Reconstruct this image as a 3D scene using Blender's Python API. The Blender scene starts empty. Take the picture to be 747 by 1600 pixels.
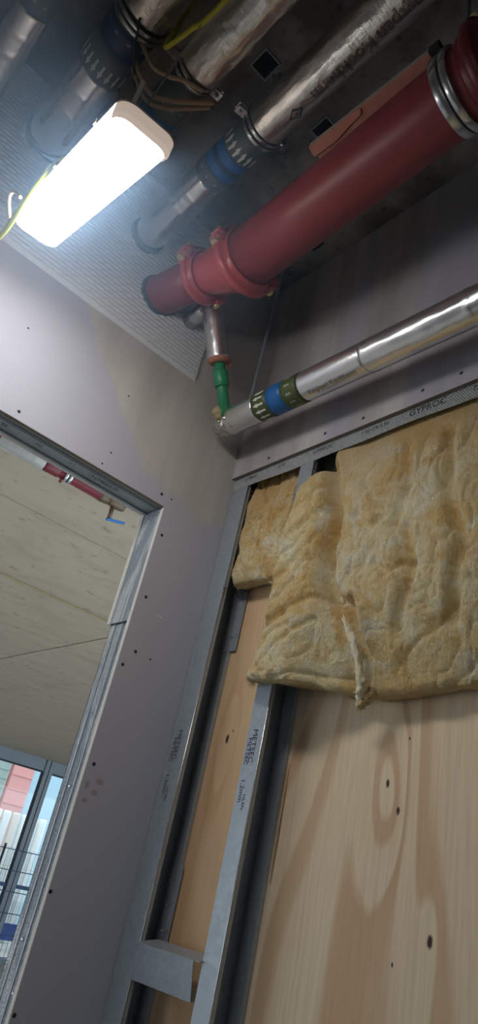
import bpy, bmesh, math, random
import numpy as np
from mathutils import Vector, Matrix
random.seed(7)
C = bpy.context.scene.collection
scene = bpy.context.scene
PI = math.pi

# ------------------------------------------------------------------ camera, sky, exposure
YAW, PITCH, ROLL, FPX = 0.62706877, 0.4904915, 0.23597015, 1066.34
fw = Vector((math.sin(YAW)*math.cos(PITCH), math.cos(YAW)*math.cos(PITCH), math.sin(PITCH)))
r0 = fw.cross(Vector((0, 0, 1))).normalized(); u0 = r0.cross(fw)
rr = math.cos(ROLL)*r0 + math.sin(ROLL)*u0
uu = -math.sin(ROLL)*r0 + math.cos(ROLL)*u0
cam_d = bpy.data.cameras.new('camera'); cam = bpy.data.objects.new('camera', cam_d); C.objects.link(cam)
mw = Matrix((rr, uu, -fw)).transposed().to_4x4(); mw.translation = Vector((0, 0, 1.5)); cam.matrix_world = mw
cam_d.sensor_fit = 'VERTICAL'; cam_d.sensor_height = 24.0; cam_d.lens = FPX/1600*24.0
cam_d.clip_start = 0.02; cam_d.clip_end = 200
scene.camera = cam

GLARE_HAZE = 0.75
SKY_STRENGTH = 2.4
LAMP_STRENGTH = 27.0
world = bpy.data.worlds.new('sky'); scene.world = world; world.use_nodes = True
bgn = world.node_tree.nodes['Background']
bgn.inputs['Color'].default_value = (0.80, 0.91, 1.0, 1); bgn.inputs['Strength'].default_value = SKY_STRENGTH
scene.view_settings.view_transform = 'Standard'; scene.view_settings.look = 'None'
scene.view_settings.exposure = 0.0; scene.view_settings.gamma = 1.0
scene.view_settings.use_curve_mapping = False
scene.cycles.max_bounces = 8; scene.cycles.volume_step_rate = 3.0; scene.cycles.volume_max_steps = 48

# ------------------------------------------------------------------ numpy noise
_rng = np.random.RandomState(3)
_perm = _rng.permutation(256); _perm = np.concatenate([_perm, _perm, _perm])
_grad = _rng.normal(size=(256, 3)); _grad /= np.linalg.norm(_grad, axis=1)[:, None]
def perlin(p):
    p = np.asarray(p, float); i = np.floor(p).astype(int); f = p - i
    u = f*f*f*(f*(f*6-15)+10); i &= 255
    def g(dx, dy, dz):
        h = _perm[_perm[_perm[i[..., 0]+dx]+i[..., 1]+dy]+i[..., 2]+dz]
        return (_grad[h]*(f-np.array([dx, dy, dz]))).sum(-1)
    x00 = g(0,0,0)*(1-u[...,0])+g(1,0,0)*u[...,0]; x10 = g(0,1,0)*(1-u[...,0])+g(1,1,0)*u[...,0]
    x01 = g(0,0,1)*(1-u[...,0])+g(1,0,1)*u[...,0]; x11 = g(0,1,1)*(1-u[...,0])+g(1,1,1)*u[...,0]
    y0 = x00*(1-u[...,1])+x10*u[...,1]; y1 = x01*(1-u[...,1])+x11*u[...,1]
    return (y0*(1-u[...,2])+y1*u[...,2])*1.6
def fbm(p, o=4, gain=.5):
    a, s, t = 1.0, 0.0, 0.0
    p = np.asarray(p, float)
    for k in range(o):
        s = s + a*perlin(p*2**k+17.3*k); t += a; a *= gain
    return s/t

# ------------------------------------------------------------------ materials
class NT:
    def __init__(self, name):
        self.m = bpy.data.materials.new(name); self.m.use_nodes = True
        self.t = self.m.node_tree; self.b = self.t.nodes['Principled BSDF']; self.out = self.t.nodes['Material Output']
        self._tc = None
    def n(self, typ, ins=None, **props):
        nd = self.t.nodes.new('ShaderNode'+typ)
        for k, v in props.items(): setattr(nd, k, v)
        for k, v in (ins or {}).items(): self.set(nd.inputs[k], v)
        return nd
    def set(self, sock, v):
        if isinstance(v, bpy.types.NodeSocket): self.t.links.new(v, sock)
        elif isinstance(v, bpy.types.Node): self.t.links.new(v.outputs[0], sock)
        else:
            if isinstance(v, (tuple, list)) and len(v) == 3 and sock.type == 'RGBA': v = (*v, 1)
            sock.default_value = v
    def obj(self):
        if self._tc is None: self._tc = self.n('TexCoord')
        return self._tc.outputs['Object']
    def map(self, scale=(1,1,1), loc=(0,0,0), rot=(0,0,0)):
        return self.n('Mapping', {'Vector': self.obj(), 'Scale': scale, 'Location': loc, 'Rotation': rot}).outputs[0]
    def noise(self, scale, detail=4, rough=.55, dist=0, vec=None, out='Fac'):
        return self.n('TexNoise', {'Vector': vec if vec is not None else self.obj(), 'Scale': scale, 'Detail': detail, 'Roughness': rough, 'Distortion': dist}).outputs[out]
    def ramp(self, fac, stops, interp='LINEAR'):
        r = self.n('ValToRGB', {'Fac': fac}); cr = r.color_ramp; cr.interpolation = interp
        while len(cr.elements) < len(stops): cr.elements.new(.5)
        for e, (p, c) in zip(cr.elements, stops):
            e.position = p
            if isinstance(c, (int, float)): c = (c, c, c)
            e.color = (*c, 1)
        return r.outputs[0]
    def mix(self, fac, a, b, blend='MIX'):
        nd = self.n('Mix', data_type='RGBA', blend_type=blend)
        self.set(nd.inputs[0], fac); self.set(nd.inputs[6], a); self.set(nd.inputs[7], b)
        return nd.outputs[2]
    def math(self, op, a, b=None, c=None, clamp=False):
        nd = self.n('Math', operation=op); nd.use_clamp = clamp
        self.set(nd.inputs[0], a)
        if b is not None: self.set(nd.inputs[1], b)
        if c is not None: self.set(nd.inputs[2], c)
        return nd.outputs[0]
    def bump(self, h, strength=.3, dist=.01):
        bp = self.n('Bump', {'Height': h, 'Strength': strength, 'Distance': dist}); self.set(self.b.inputs['Normal'], bp.outputs[0])
    def fin(self, col=None, rough=None, metal=None, **kw):
        if col is not None: self.set(self.b.inputs['Base Color'], col)
        if rough is not None: self.set(self.b.inputs['Roughness'], rough)
        if metal is not None: self.set(self.b.inputs['Metallic'], metal)
        for k, v in kw.items(): self.set(self.b.inputs[k.replace('_', ' ')], v)
        return self.m
def srgb(r, g, b):
    f = lambda c: (c/255/12.92 if c/255 <= .04045 else ((c/255+.055)/1.055)**2.4)
    return (f(r), f(g), f(b))
def plain(name, col, rough=.5, metal=0.0, nscale=40, amt=.12, bump=0.0):
    t = NT(name); n = t.noise(nscale, 5)
    c = t.mix(n, tuple(x*(1-amt) for x in col), tuple(min(1, x*(1+amt)) for x in col))
    if bump: t.bump(n, bump, .003)
    return t.fin(c, rough, metal)
MT = {}
# plasterboard with jointing compound (back wall): grey-lilac paper below, warm compound above
t = NT('plasterboard_back')
sep = t.n('SeparateXYZ', {'Vector': t.obj()})
warp = t.noise(3.0, 3, .5)
zz = t.math('ADD', sep.outputs[2], t.math('MULTIPLY', t.math('SUBTRACT', warp, .5), .18))
cx = t.math('SUBTRACT', sep.outputs[0], .98); bump_ = t.math('MULTIPLY', t.math('MULTIPLY', cx, cx), 1.2)
m1 = t.ramp(t.math('SUBTRACT', zz, bump_), [(0.0, 0), (1.0, 1)])
edge = t.n('MapRange', {'Value': t.math('SUBTRACT', zz, bump_), 'From Min': 2.385, 'From Max': 2.42, 'To Min': 0.0, 'To Max': 1.0}).outputs[0]
pap = t.mix(t.noise(5, 3), srgb(186, 187, 199), srgb(176, 177, 190))
vs = t.noise(1.0, 4, .6, vec=t.map((14, 14, 1.6)))
cmp_ = t.mix(t.ramp(vs, [(.35, 0), (.65, 1)]), srgb(182, 178, 174), srgb(200, 196, 192))
lil = t.ramp(t.noise(2.3, 2, .5), [(.42, 0), (.72, 1)])
cmp_ = t.mix(t.math('MULTIPLY', lil, .5), cmp_, srgb(184, 186, 198))
col = t.mix(edge, pap, cmp_)
st = t.ramp(t.noise(22, 5, .65), [(.66, 0), (.8, 1)])
col = t.mix(t.math('MULTIPLY', st, .25), col, srgb(150, 140, 135))
t.bump(t.noise(60, 4), .12, .002)
MT['pb_back'] = t.fin(col, .85)
t = NT('plasterboard_side')
vs = t.noise(1.0, 4, .55, vec=t.map((1, 7, .9)))
col = t.mix(t.ramp(vs, [(.38, 0), (.6, 1)]), srgb(170, 165, 166), srgb(204, 200, 200))
col = t.mix(t.math('MULTIPLY', t.ramp(t.noise(1.0, 2, .5, vec=t.map((1, 5.3, .25), (3, 1.3, 0))), [(.52, 0), (.58, 1)]), .55), col, srgb(180, 182, 200))
t.bump(t.noise(60, 4), .1, .002)
MT['pb_side'] = t.fin(col, .85)
MT['gyp_edge'] = plain('gypsum_core', srgb(215, 213, 208), .9, 0, 90, .12, .3)
MT['pb_edge'] = plain('paper_edge', srgb(128, 120, 110), .9, 0, 120, .35, .4)
MT['blockwork'] = plain('bare_blockwork', srgb(120, 118, 114), .95, 0, 7, .2)
MT['screed'] = plain('dark_screed', srgb(104, 100, 96), .9, 0, 5, .2)
MT['pb_plain'] = plain('plain_board', srgb(190, 187, 190), .88, 0, 6, .05)
# concrete
t = NT('concrete_dark')
n1 = t.noise(4.5, 6, .62); n2 = t.noise(26, 6, .7)
col = t.mix(t.ramp(n1, [(.42, 0), (.58, 1)]), srgb(112, 110, 108), srgb(158, 156, 152))
col = t.mix(t.ramp(n2, [(.58, 0), (.68, .85)]), col, srgb(72, 70, 70))
t.bump(n2, .3, .004)
MT['conc_dark'] = t.fin(col, .85)
t = NT('concrete_hall')
n1 = t.noise(.9, 5, .6, vec=t.map((1, 2.2, 1))); n2 = t.noise(7, 6, .72)
n3 = t.noise(2.2, 6, .7, .6, vec=t.map((.7, 1.6, 1)))
col = t.mix(n1, srgb(160, 148, 131), srgb(188, 176, 159))
col = t.mix(t.math('MULTIPLY', t.ramp(n3, [(.48, 0), (.74, 1)]), .38), col, srgb(128, 118, 104))
col = t.mix(t.math('MULTIPLY', t.ramp(n2, [(.58, 0), (.7, 1)]), .6), col, srgb(104, 97, 88))
t.bump(n2, .2, .004)
MT['conc_hall'] = t.fin(col, .9)
MT['grime'] = plain('joint_grime', srgb(84, 78, 68), .95, 0, 8, .3)
MT['conc_floor'] = plain('concrete_floor', srgb(186, 182, 176), .8, 0, 3, .12)
# galvanised steel
def galv(name, base, rough=.42, metal=.75, spangle=60):
    t = NT(name)
    v = t.n('TexVoronoi', {'Vector': t.obj(), 'Scale': spangle*2}, feature='F1').outputs['Color']
    sp = t.n('SeparateColor', {'Color': v}).outputs[0]
    n = t.noise(9, 5, .6)
    c = t.mix(t.math('MULTIPLY', sp, .5), tuple(x*.82 for x in base), tuple(min(1, x*1.12) for x in base))
    c = t.mix(t.math('MULTIPLY', t.ramp(n, [(.55, 0), (.75, 1)]), .3), c, tuple(x*.65 for x in base))
    t.set(t.b.inputs['Roughness'], t.math('MULTIPLY_ADD', sp, .16, rough-.08))
    return t, c
t, c = galv('galvanised_steel', srgb(172, 182, 192)); MT['galv'] = t.fin(c, None, .3)
t, c = galv('knurled_steel', srgb(200, 205, 210), .4)
h = t.n('TexWave', {'Vector': t.map((1, 1, 1), (0, 0, 0), (.65, 0, 0)), 'Scale': 60.0, 'Distortion': 0.0}, wave_type='BANDS', bands_direction='Y').outputs['Fac']
h2 = t.n('TexWave', {'Vector': t.map((1, 1, 1), (0, 0, 0), (-.65, 0, 0)), 'Scale': 60.0, 'Distortion': 0.0}, wave_type='BANDS', bands_direction='Y').outputs['Fac']
t.bump(t.math('MULTIPLY', h, h2), .9, .003); MT['knurl'] = t.fin(c, None, .25)
t, c = galv('dusty_jamb_steel', srgb(150, 160, 170), .5)
dm_ = t.ramp(t.noise(1.0, 6, .7, 1.0, vec=t.map((8, 22, 3.5))), [(.5, 0), (.62, 1)])
c = t.mix(t.math('MULTIPLY', dm_, .75), c, srgb(214, 216, 218)); h = t.n('TexVoronoi', {'Vector': t.obj(), 'Scale': 190.0}, feature='F1').outputs['Distance']
t.bump(h, .8, .004); MT['jamb'] = t.fin(c, None, .2)
MT['zinc'] = plain('bright_zinc', srgb(196, 200, 204), .25, .9, 30, .1)
# aluminium foil facing
def foil(name, base, rough, crease=.35, fine=420, metal=.75):
    t = NT(name)
    a = t.noise(38, 5, .6, .4, vec=t.map((1, .35, 1)))
    b = t.noise(fine, 2, .5)
    ring = t.noise(60, 3, .6, vec=t.map((.25, 3.2, .25)))
    h = t.math('ADD', t.math('ADD', t.math('MULTIPLY', a, 1.0), t.math('MULTIPLY', b, .12)), t.math('MULTIPLY', ring, .35))
    t.bump(h, crease, .004)
    col = t.mix(t.noise(14, 4), tuple(x*.86 for x in base), base)
    return t.fin(col, rough, metal)
MT['foil'] = foil('foil_facing', srgb(238, 238, 240), .2, .3, 420, .95)
MT['foil_crumple'] = foil('foil_crumpled', srgb(228, 224, 220), .26, .7, 420, .9)
MT['foil_smooth'] = foil('foil_smooth', srgb(238, 238, 240), .27, .2, 700, .9)
MT['foam'] = plain('phenolic_foam', srgb(190, 128, 110), .9, 0, 120, .25, .5)
MT['tan_foam'] = plain('torn_tan_foam', srgb(178, 165, 128), .9, 0, 90, .25, .6)
# red paint
t = NT('red_oxide_paint'); n = t.noise(18, 5)
col = t.mix(n, srgb(126, 52, 58), srgb(146, 66, 72)); t.bump(t.noise(90, 3), .08, .002)
MT['red'] = t.fin(col, .42)
t = NT('red_gloss_paint'); col = t.mix(t.noise(20, 4), srgb(170, 66, 70), srgb(184, 80, 84)); MT['red_gloss'] = t.fin(col, .3)
MT['red_dark'] = plain('dark_red_paint', srgb(104, 34, 42), .4, 0, 20, .1)
MT['brass'] = plain('brass_bolt', srgb(214, 192, 146), .35, .6, 60, .15)
MT['brass_dull'] = plain('dull_brass', srgb(96, 82, 66), .5, .4, 60, .2)
MT['rubber'] = plain('black_rubber', srgb(38, 40, 46), .7, 0, 40, .2)
MT['collar'] = plain('sealant_collar', srgb(70, 76, 88), .8, 0, 60, .2, .3)
MT['green'] = plain('green_plastic', srgb(56, 148, 104), .38, 0, 30, .08)
MT['olive'] = plain('olive_tape', srgb(78, 92, 54), .45, 0, 30, .1)
MT['blue'] = plain('blue_tape', srgb(30, 104, 176), .4, 0, 30, .08)
MT['navy'] = plain('navy_tape', srgb(34, 60, 96), .45, 0, 30, .1)
MT['slate'] = plain('slate_tape', srgb(86, 98, 104), .45, 0, 30, .1)
MT['white'] = plain('white_print', srgb(222, 226, 222), .5, 0, 30, .05)
MT['ink'] = plain('black_ink', srgb(34, 40, 52), .6, 0, 200, .3)
MT['ink_soft'] = plain('faded_ink', srgb(70, 76, 82), .6, 0, 200, .3)
MT['ink_foil'] = plain('foil_ink', srgb(52, 52, 56), .5, 0, 200, .3)
MT['yellow'] = plain('yellow_cable', srgb(196, 196, 62), .45, 0, 20, .08)
MT['straw'] = plain('straw_cable', srgb(150, 138, 92), .6, 0, 20, .1)
MT['brown'] = plain('brown_cable', srgb(190, 166, 146), .5, 0, 20, .1)
MT['pink'] = plain('pink_paper', srgb(196, 132, 118), .85, 0, 50, .2, .2)
MT['pink_core'] = plain('pink_core', srgb(170, 168, 160), .9, 0, 60, .2, .3)
MT['dark_hole'] = plain('socket_black', srgb(26, 30, 38), .8, 0, 30, .2)
MT['housing'] = plain('lamp_housing', srgb(206, 190, 180), .45, 0, 15, .05)
t = NT('lit_diffuser'); t.fin((.9, .9, .9), .4)
t.b.inputs['Emission Color'].default_value = (1.0, 0.985, 0.96, 1); t.b.inputs['Emission Strength'].default_value = LAMP_STRENGTH
MT['lens'] = t.m
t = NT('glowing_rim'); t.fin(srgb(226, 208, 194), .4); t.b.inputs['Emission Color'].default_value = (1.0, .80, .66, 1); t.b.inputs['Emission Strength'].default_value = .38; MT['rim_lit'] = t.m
# mineral wool
t = NT('mineral_wool')
big = t.noise(6.5, 3, .5, .5); mid = t.noise(12, 4, .6, .6); fine = t.noise(95, 5, .7); fib = t.noise(150, 4, .7, 1.5, vec=t.map((1, 1.2, .4)))
blo = t.noise(42, 5, .7, .6)
col = t.mix(t.ramp(big, [(.36, 0), (.64, 1)]), srgb(234, 200, 128), srgb(250, 236, 188))
col = t.mix(t.math('MULTIPLY', t.ramp(mid, [(.51, 0), (.67, 1)]), .7), col, srgb(222, 170, 90))
col = t.mix(t.math('MULTIPLY', t.ramp(mid, [(.34, 1), (.47, 0)]), .8), col, srgb(250, 243, 218))
col = t.mix(t.math('MULTIPLY', t.ramp(blo, [(.54, 0), (.7, 1)]), .38), col, srgb(214, 166, 96))
col = t.mix(t.math('MULTIPLY', t.ramp(blo, [(.34, 1), (.46, 0)]), .5), col, srgb(250, 244, 222))
col = t.mix(t.math('MULTIPLY', t.ramp(fine, [(.57, 0), (.68, 1)]), .28), col, srgb(196, 148, 84))
col = t.mix(t.math('MULTIPLY', t.ramp(fib, [(.3, 1), (.42, 0)]), .45), col, srgb(252, 246, 226))
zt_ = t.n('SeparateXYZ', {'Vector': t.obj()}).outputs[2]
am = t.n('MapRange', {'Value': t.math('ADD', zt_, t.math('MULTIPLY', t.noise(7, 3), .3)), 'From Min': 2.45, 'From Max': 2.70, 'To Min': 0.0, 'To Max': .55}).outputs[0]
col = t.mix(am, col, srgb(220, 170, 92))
t.bump(t.math('ADD', t.math('MULTIPLY', fib, .8), t.math('MULTIPLY', fine, .9)), .9, .009)
MT['wool'] = t.fin(col, .95, 0, Sheen_Weight=.25)
t = NT('mineral_wool_fibre'); MT['wool_f'] = t.fin(t.mix(t.noise(60, 2), srgb(226, 202, 144), srgb(240, 226, 190)), .95)
t = NT('mineral_wool_cream'); col = t.mix(t.ramp(t.noise(30, 4), [(.35, 0), (.65, 1)]), srgb(240, 232, 208), srgb(226, 204, 150)); t.bump(t.noise(120, 5, .7), .5, .005)
MT['wool_c'] = t.fin(col, .95, 0)
# plywood: plain-sawn pine face, object coords: y across, z along the grain
def ply(name, knots, seed, light, tan, freq=9.0):
    t = NT(name)
    sep = t.n('SeparateXYZ', {'Vector': t.obj()}); u, v = sep.outputs[1], sep.outputs[2]
    w1 = t.noise(1.0, .6, .4, 0, vec=t.map((1, 2.0, .75), (seed, seed*.7, seed*1.3)))
    w2 = t.noise(1.0, 2, .5, 0, vec=t.map((1, 12, 1.1), (seed*2, seed, 0)))
    f = t.math('ADD', t.math('MULTIPLY', u, freq), t.math('MULTIPLY', w1, 4.2))
    f = t.math('ADD', f, t.math('MULTIPLY', w2, .35))
    dark = None
    for (ku, kv, s, a, kd) in knots:
        du = t.math('SUBTRACT', u, ku); dv = t.math('SUBTRACT', v, kv)
        e2 = t.math('ADD', t.math('POWER', t.math('DIVIDE', du, s*.8), 2.0), t.math('POWER', t.math('DIVIDE', dv, s*3.2), 2.0))
        f = t.math('ADD', f, t.math('MULTIPLY', t.math('EXPONENT', t.math('MULTIPLY', e2, -1.0)), a))
        if kd:
            d2 = t.math('SQRT', t.math('ADD', t.math('POWER', t.math('DIVIDE', du, kd), 2.0), t.math('POWER', t.math('DIVIDE', dv, kd*2.0), 2.0)))
            dd = t.n('MapRange', {'Value': t.math('ADD', d2, t.math('MULTIPLY', t.noise(120, 2), .6)), 'From Min': .9, 'From Max': 1.5, 'To Min': 1.0, 'To Max': 0.0}).outputs[0]
            dark = dd if dark is None else t.math('MAXIMUM', dark, dd)
    band = t.ramp(t.math('FRACT', f), [(0, 0), (.1, .02), (.5, .12), (.62, .9), (.84, 1), (.93, .0)])
    fade = t.ramp(t.noise(1.0, 2, .5, 0, vec=t.map((1, 3, 1.2), (seed*3, 0, seed))), [(.3, .55), (.6, 1)])
    band = t.math('MULTIPLY', band, fade)
    fineg = t.noise(1.0, 4, .65, 0, vec=t.map((1, 130, 5)))
    col = t.mix(band, light, tan)
    col = t.mix(t.math('MULTIPLY', t.ramp(fineg, [(.4, 0), (.7, 1)]), .3), col, tuple(x*.72 for x in tan))
    col = t.mix(t.math('MULTIPLY', t.noise(3, 3), .35), col, srgb(226, 206, 176))
    if dark is not None: col = t.mix(dark, col, srgb(58, 34, 24))
    t.bump(fineg, .08, .002)
    return t.fin(col, .62)
MT['ply_big'] = ply('plywood_face', [(.879, 1.732, .06, 1.7, .0042), (.849, 1.684, .03, .5, .004), (.763, 1.487, .03, .4, .0055), (.837, 1.818, .02, .2, .002), (.833, 1.44, .05, .3, .002)], 1.7, srgb(242, 220, 188), srgb(206, 162, 118), 7.5)
MT['ply_slim'] = ply('plywood_slim', [(1.388, 1.815, .05, 1.2, .006), (1.372, 1.835, .02, .3, .002)], 5.2, srgb(228, 190, 148), srgb(208, 160, 114), 6.0)
MT['ply_edge'] = plain('plywood_edge', srgb(190, 160, 120), .8, 0, 60, .25)
# outside / hall
MT['frame'] = plain('window_frame_grey', srgb(128, 140, 150), .5, .2, 12, .06)
MT['frame_dark'] = plain('gasket_dark', srgb(40, 50, 60), .6)
MT['fence'] = plain('fence_blue_grey', srgb(60, 86, 120), .5, .3)
MT['out_pink'] = plain('pink_cladding', srgb(214, 150, 146), .8, 0, .7, .08)
MT['out_blue'] = plain('pale_blue_cladding', srgb(170, 200, 214), .8, 0, .7, .05)
MT['out_grey'] = plain('grey_green_cladding', srgb(150, 164, 158), .8, 0, .7, .08)
MT['out_cream'] = plain('cream_sheet', srgb(226, 214, 200), .5, 0, 2, .1)
MT['out_white'] = plain('white_sheet', srgb(236, 238, 236), .4, 0, 2, .05)
MT['out_deep'] = plain('deep_blue_panel', srgb(30, 66, 140), .5, 0, 2, .08)
MT['ground'] = plain('yard_concrete', srgb(170, 170, 166), .9, 0, .5, .1)
t = NT('window_glass')
tr = t.n('BsdfTransparent', {'Color': (.93, .97, .98)}); gl = t.n('BsdfGlossy', {'Color': (1, 1, 1), 'Roughness': .02}); fr = t.n('Fresnel', {'IOR': 1.45})
mx = t.n('MixShader', {0: fr.outputs[0], 1: tr.outputs[0], 2: gl.outputs[0]}); t.t.links.new(mx.outputs[0], t.out.inputs[0]); MT['glass'] = t.m
t = NT('clear_sleeve'); MT['sleeve'] = t.fin(t.mix(t.noise(30, 3), srgb(176, 176, 172), srgb(200, 200, 196)), .25, 0, Transmission_Weight=.25)

# ------------------------------------------------------------------ mesh helpers
def link(name, me, mat, parent=None, smooth=False):
    me.materials.clear()
    if mat is not None: me.materials.append(MT[mat] if isinstance(mat, str) else mat)
    if smooth:
        for p in me.polygons: p.use_smooth = True
    o = bpy.data.objects.new(name, me); C.objects.link(o)
    if parent is not None: o.parent = parent
    return o
def from_bm(bm, name):
    me = bpy.data.meshes.new(name); bmesh.ops.recalc_face_normals(bm, faces=bm.faces); bm.to_mesh(me); bm.free(); return me
def thing(name, label, cat, loc=(0, 0, 0), group=None):
    o = bpy.data.objects.new(name, None); C.objects.link(o); o.location = loc
    o.empty_display_size = .05
    o['label'] = label; o['category'] = cat
    if group: o['group'] = group
    return o
def tag(o, label, cat, group=None):
    o['label'] = label; o['category'] = cat
    if group: o['group'] = group
    return o
def struct(o, label=None, cat=None):
    o['kind'] = 'structure'
    if label: o['label'] = label
    if cat: o['category'] = cat
    return o
def bm_box(bm, a, b, rot=None, pivot=None):
    x0, y0, z0 = a; x1, y1, z1 = b
    vs = [bm.verts.new(p) for p in ((x0,y0,z0),(x1,y0,z0),(x1,y1,z0),(x0,y1,z0),(x0,y0,z1),(x1,y0,z1),(x1,y1,z1),(x0,y1,z1))]
    for f in ((0,3,2,1),(4,5,6,7),(0,1,5,4),(1,2,6,5),(2,3,7,6),(3,0,4,7)): bm.faces.new([vs[i] for i in f])
    if rot is not None:
        pv = Vector(pivot or (0, 0, 0))
        for v in vs: v.co = rot @ (v.co-pv) + pv
    return vs
def box(name, a, b, mat, parent=None, bevel=0.0, rot=None, pivot=None, seg=2):
    bm = bmesh.new(); bm_box(bm, a, b)
    if bevel: bmesh.ops.bevel(bm, geom=bm.edges[:], offset=bevel, segments=seg, profile=.5, affect='EDGES')
    if rot is not None:
        pv = Vector(pivot or (0, 0, 0))
        for v in bm.verts: v.co = rot @ (v.co-pv) + pv
    return link(name, from_bm(bm, name), mat, parent, smooth=False)
def boxes(name, lst, mat, parent=None):
    bm = bmesh.new()
    for a, b in lst: bm_box(bm, a, b)
    return link(name, from_bm(bm, name), mat, parent)
def prism(name, poly, axis, a, b, mat, parent=None, bevel=0):
    """extrude a 2-D polygon along an axis from a to b; 2-D coords are the two other axes in order"""
    def pt(p, h):
        return {'x': (h, p[0], p[1]), 'y': (p[0], h, p[1]), 'z': (p[0], p[1], h)}[axis]
    bm = bmesh.new()
    f0 = bm.faces.new([bm.verts.new(pt(p, a)) for p in poly]); f1 = bm.faces.new([bm.verts.new(pt(p, b)) for p in reversed(poly)])
    v0 = list(f0.verts); v1 = list(reversed(f1.verts)); n = len(poly)
    for i in range(n): bm.faces.new((v0[i], v0[(i+1) % n], v1[(i+1) % n], v1[i]))
    if bevel: bmesh.ops.bevel(bm, geom=bm.edges[:], offset=bevel, segments=2, affect='EDGES')
    return link(name, from_bm(bm, name), mat, parent)
def frames(pts):
    pts = [Vector(p) for p in pts]; n = len(pts); T = []
    for i in range(n):
        T.append(((pts[min(i+1, n-1)]-pts[max(i-1, 0)])).normalized())
    a = Vector((0, 0, 1)) if abs(T[0].z) < .9 else Vector((1, 0, 0))
    N = [(a-T[0]*a.dot(T[0])).normalized()]
    for i in range(1, n):
        v = N[-1]-T[i]*N[-1].dot(T[i]); N.append(v.normalized())
    return pts, T, N
def tube_mesh(name, pts, rad, seg=24, caps=True, disp=None):
    pts, T, N = frames(pts); n = len(pts)
    if not hasattr(rad, '__len__'): rad = [rad]*n
    th = np.linspace(0, 2*PI, seg, endpoint=False)
    V = np.zeros((n, seg, 3)); R = np.array(rad)[:, None]*np.ones((1, seg))
    Nn = np.array([list(v) for v in N]); Bn = np.array([list(T[i].cross(N[i])) for i in range(n)]); Pn = np.array([list(v) for v in pts])
    D = Nn[:, None, :]*np.cos(th)[None, :, None]+Bn[:, None, :]*np.sin(th)[None, :, None]
    if disp is not None: R = R + disp(Pn[:, None, :]+D*R[..., None])
    V = Pn[:, None, :]+D*R[..., None]
    idx = np.arange(n*seg).reshape(n, seg)
    F = [(idx[i, j], idx[i, (j+1) % seg], idx[i+1, (j+1) % seg], idx[i+1, j]) for i in range(n-1) for j in range(seg)]
    F = [tuple(int(k) for k in f) for f in F]
    if caps: F += [tuple(int(k) for k in idx[0][::-1]), tuple(int(k) for k in idx[-1])]
    me = bpy.data.meshes.new(name); me.from_pydata(V.reshape(-1, 3).tolist(), [], F); me.update(); return me
def tube(name, pts, rad, mat, parent=None, seg=24, caps=True, disp=None, smooth=True):
    me = tube_mesh(name, pts, rad, seg, caps, disp); o = link(name, me, mat, parent)
    if smooth:
        for p in me.polygons: p.use_smooth = len(p.vertices) == 4
    return o
def ysteps(a, b, n): return [(0, a+(b-a)*i/n, 0) for i in range(n+1)]
def crumple(amp, sc=30, seed=0, along=.4):
    def f(p):
        q = p*np.array([sc, sc*along, sc])+seed
        return amp*(np.abs(fbm(q, 3))*1.6-.4)
    return f
def foil_pipe(name, a, b, r, mat, parent, amp=.0012, seed=0, seams=(), seg=64, step=.007):
    n = max(8, int(abs(b-a)/step)); pts = ysteps(a, b, n); rad = []
    for p in pts:
        k = r
        for s in seams: k += .0016*math.exp(-((p[1]-s)/.006)**2)
        rad.append(k)
    rad[0] = r*.985; rad[-1] = r*.985
    return tube(name, pts, rad, mat, parent, seg, True, crumple(amp, 34, seed))
def ring(name, y, w, r_in, r_out, mat, parent, seg=48, prof=None):
    """a solid ring about local Y; profile list of (dy, r)"""
    prof = prof or [(-w/2, r_in), (-w/2, r_out-.15*(r_out-r_in)), (-w*.35, r_out), (w*.35, r_out), (w/2, r_out-.15*(r_out-r_in)), (w/2, r_in)]
    bm = bmesh.new(); rows = []
    for i in range(seg):
        a = 2*PI*i/seg; rows.append([bm.verts.new((q*math.cos(a), y+dy, q*math.sin(a))) for dy, q in prof])
    m = len(prof)
    for i in range(seg):
        for k in range(m): bm.faces.new((rows[i][k], rows[(i+1) % seg][k], rows[(i+1) % seg][(k+1) % m], rows[i][(k+1) % m]))
    return link(name, from_bm(bm, name), mat, parent, smooth=True)
def text_verts(body, size, outline=0.0, align='CENTER'):
    cu = bpy.data.curves.new('t', 'FONT'); cu.body = body; cu.size = size; cu.align_x = align; cu.align_y = 'CENTER'; cu.resolution_u = 2
    if outline: cu.fill_mode = 'NONE'; cu.bevel_depth = outline; cu.bevel_resolution = 0
    ob = bpy.data.objects.new('t', cu); C.objects.link(ob)
    bpy.context.view_layer.update()
    dg = bpy.context.evaluated_depsgraph_get(); me = bpy.data.meshes.new_from_object(ob.evaluated_get(dg))
    V = [tuple(v.co) for v in me.vertices]; F = [tuple(p.vertices) for p in me.polygons]
    bpy.data.objects.remove(ob); bpy.data.curves.remove(cu); bpy.data.meshes.remove(me)
    return V, F
def text_flat(name, body, size, org, udir, vdir, mat, parent, off=.0006, outline=0.0, sx=1.0):
    V, F = text_verts(body, size, outline); o, u, v = Vector(org), Vector(udir), Vector(vdir); n = u.cross(v)
    me = bpy.data.meshes.new(name); me.from_pydata([tuple(o+u*(p[0]*sx)+v*p[1]+n*(off+p[2])) for p in V], [], F); me.update()
    return link(name, me, mat, parent)
def wrap(V, r, y0, th0, flow, off=.0008):
    """flat (u,v) -> cylinder about local Y. flow=+1 reads toward +Y, letters' tops toward +theta when flow=+1"""
    out = []
    for p in V:
        th = th0+flow*p[1]/r; q = r+off+(p[2] if len(p) > 2 else 0)
        out.append((q*math.cos(th), y0+flow*p[0], q*math.sin(th)))
    return out
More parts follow.
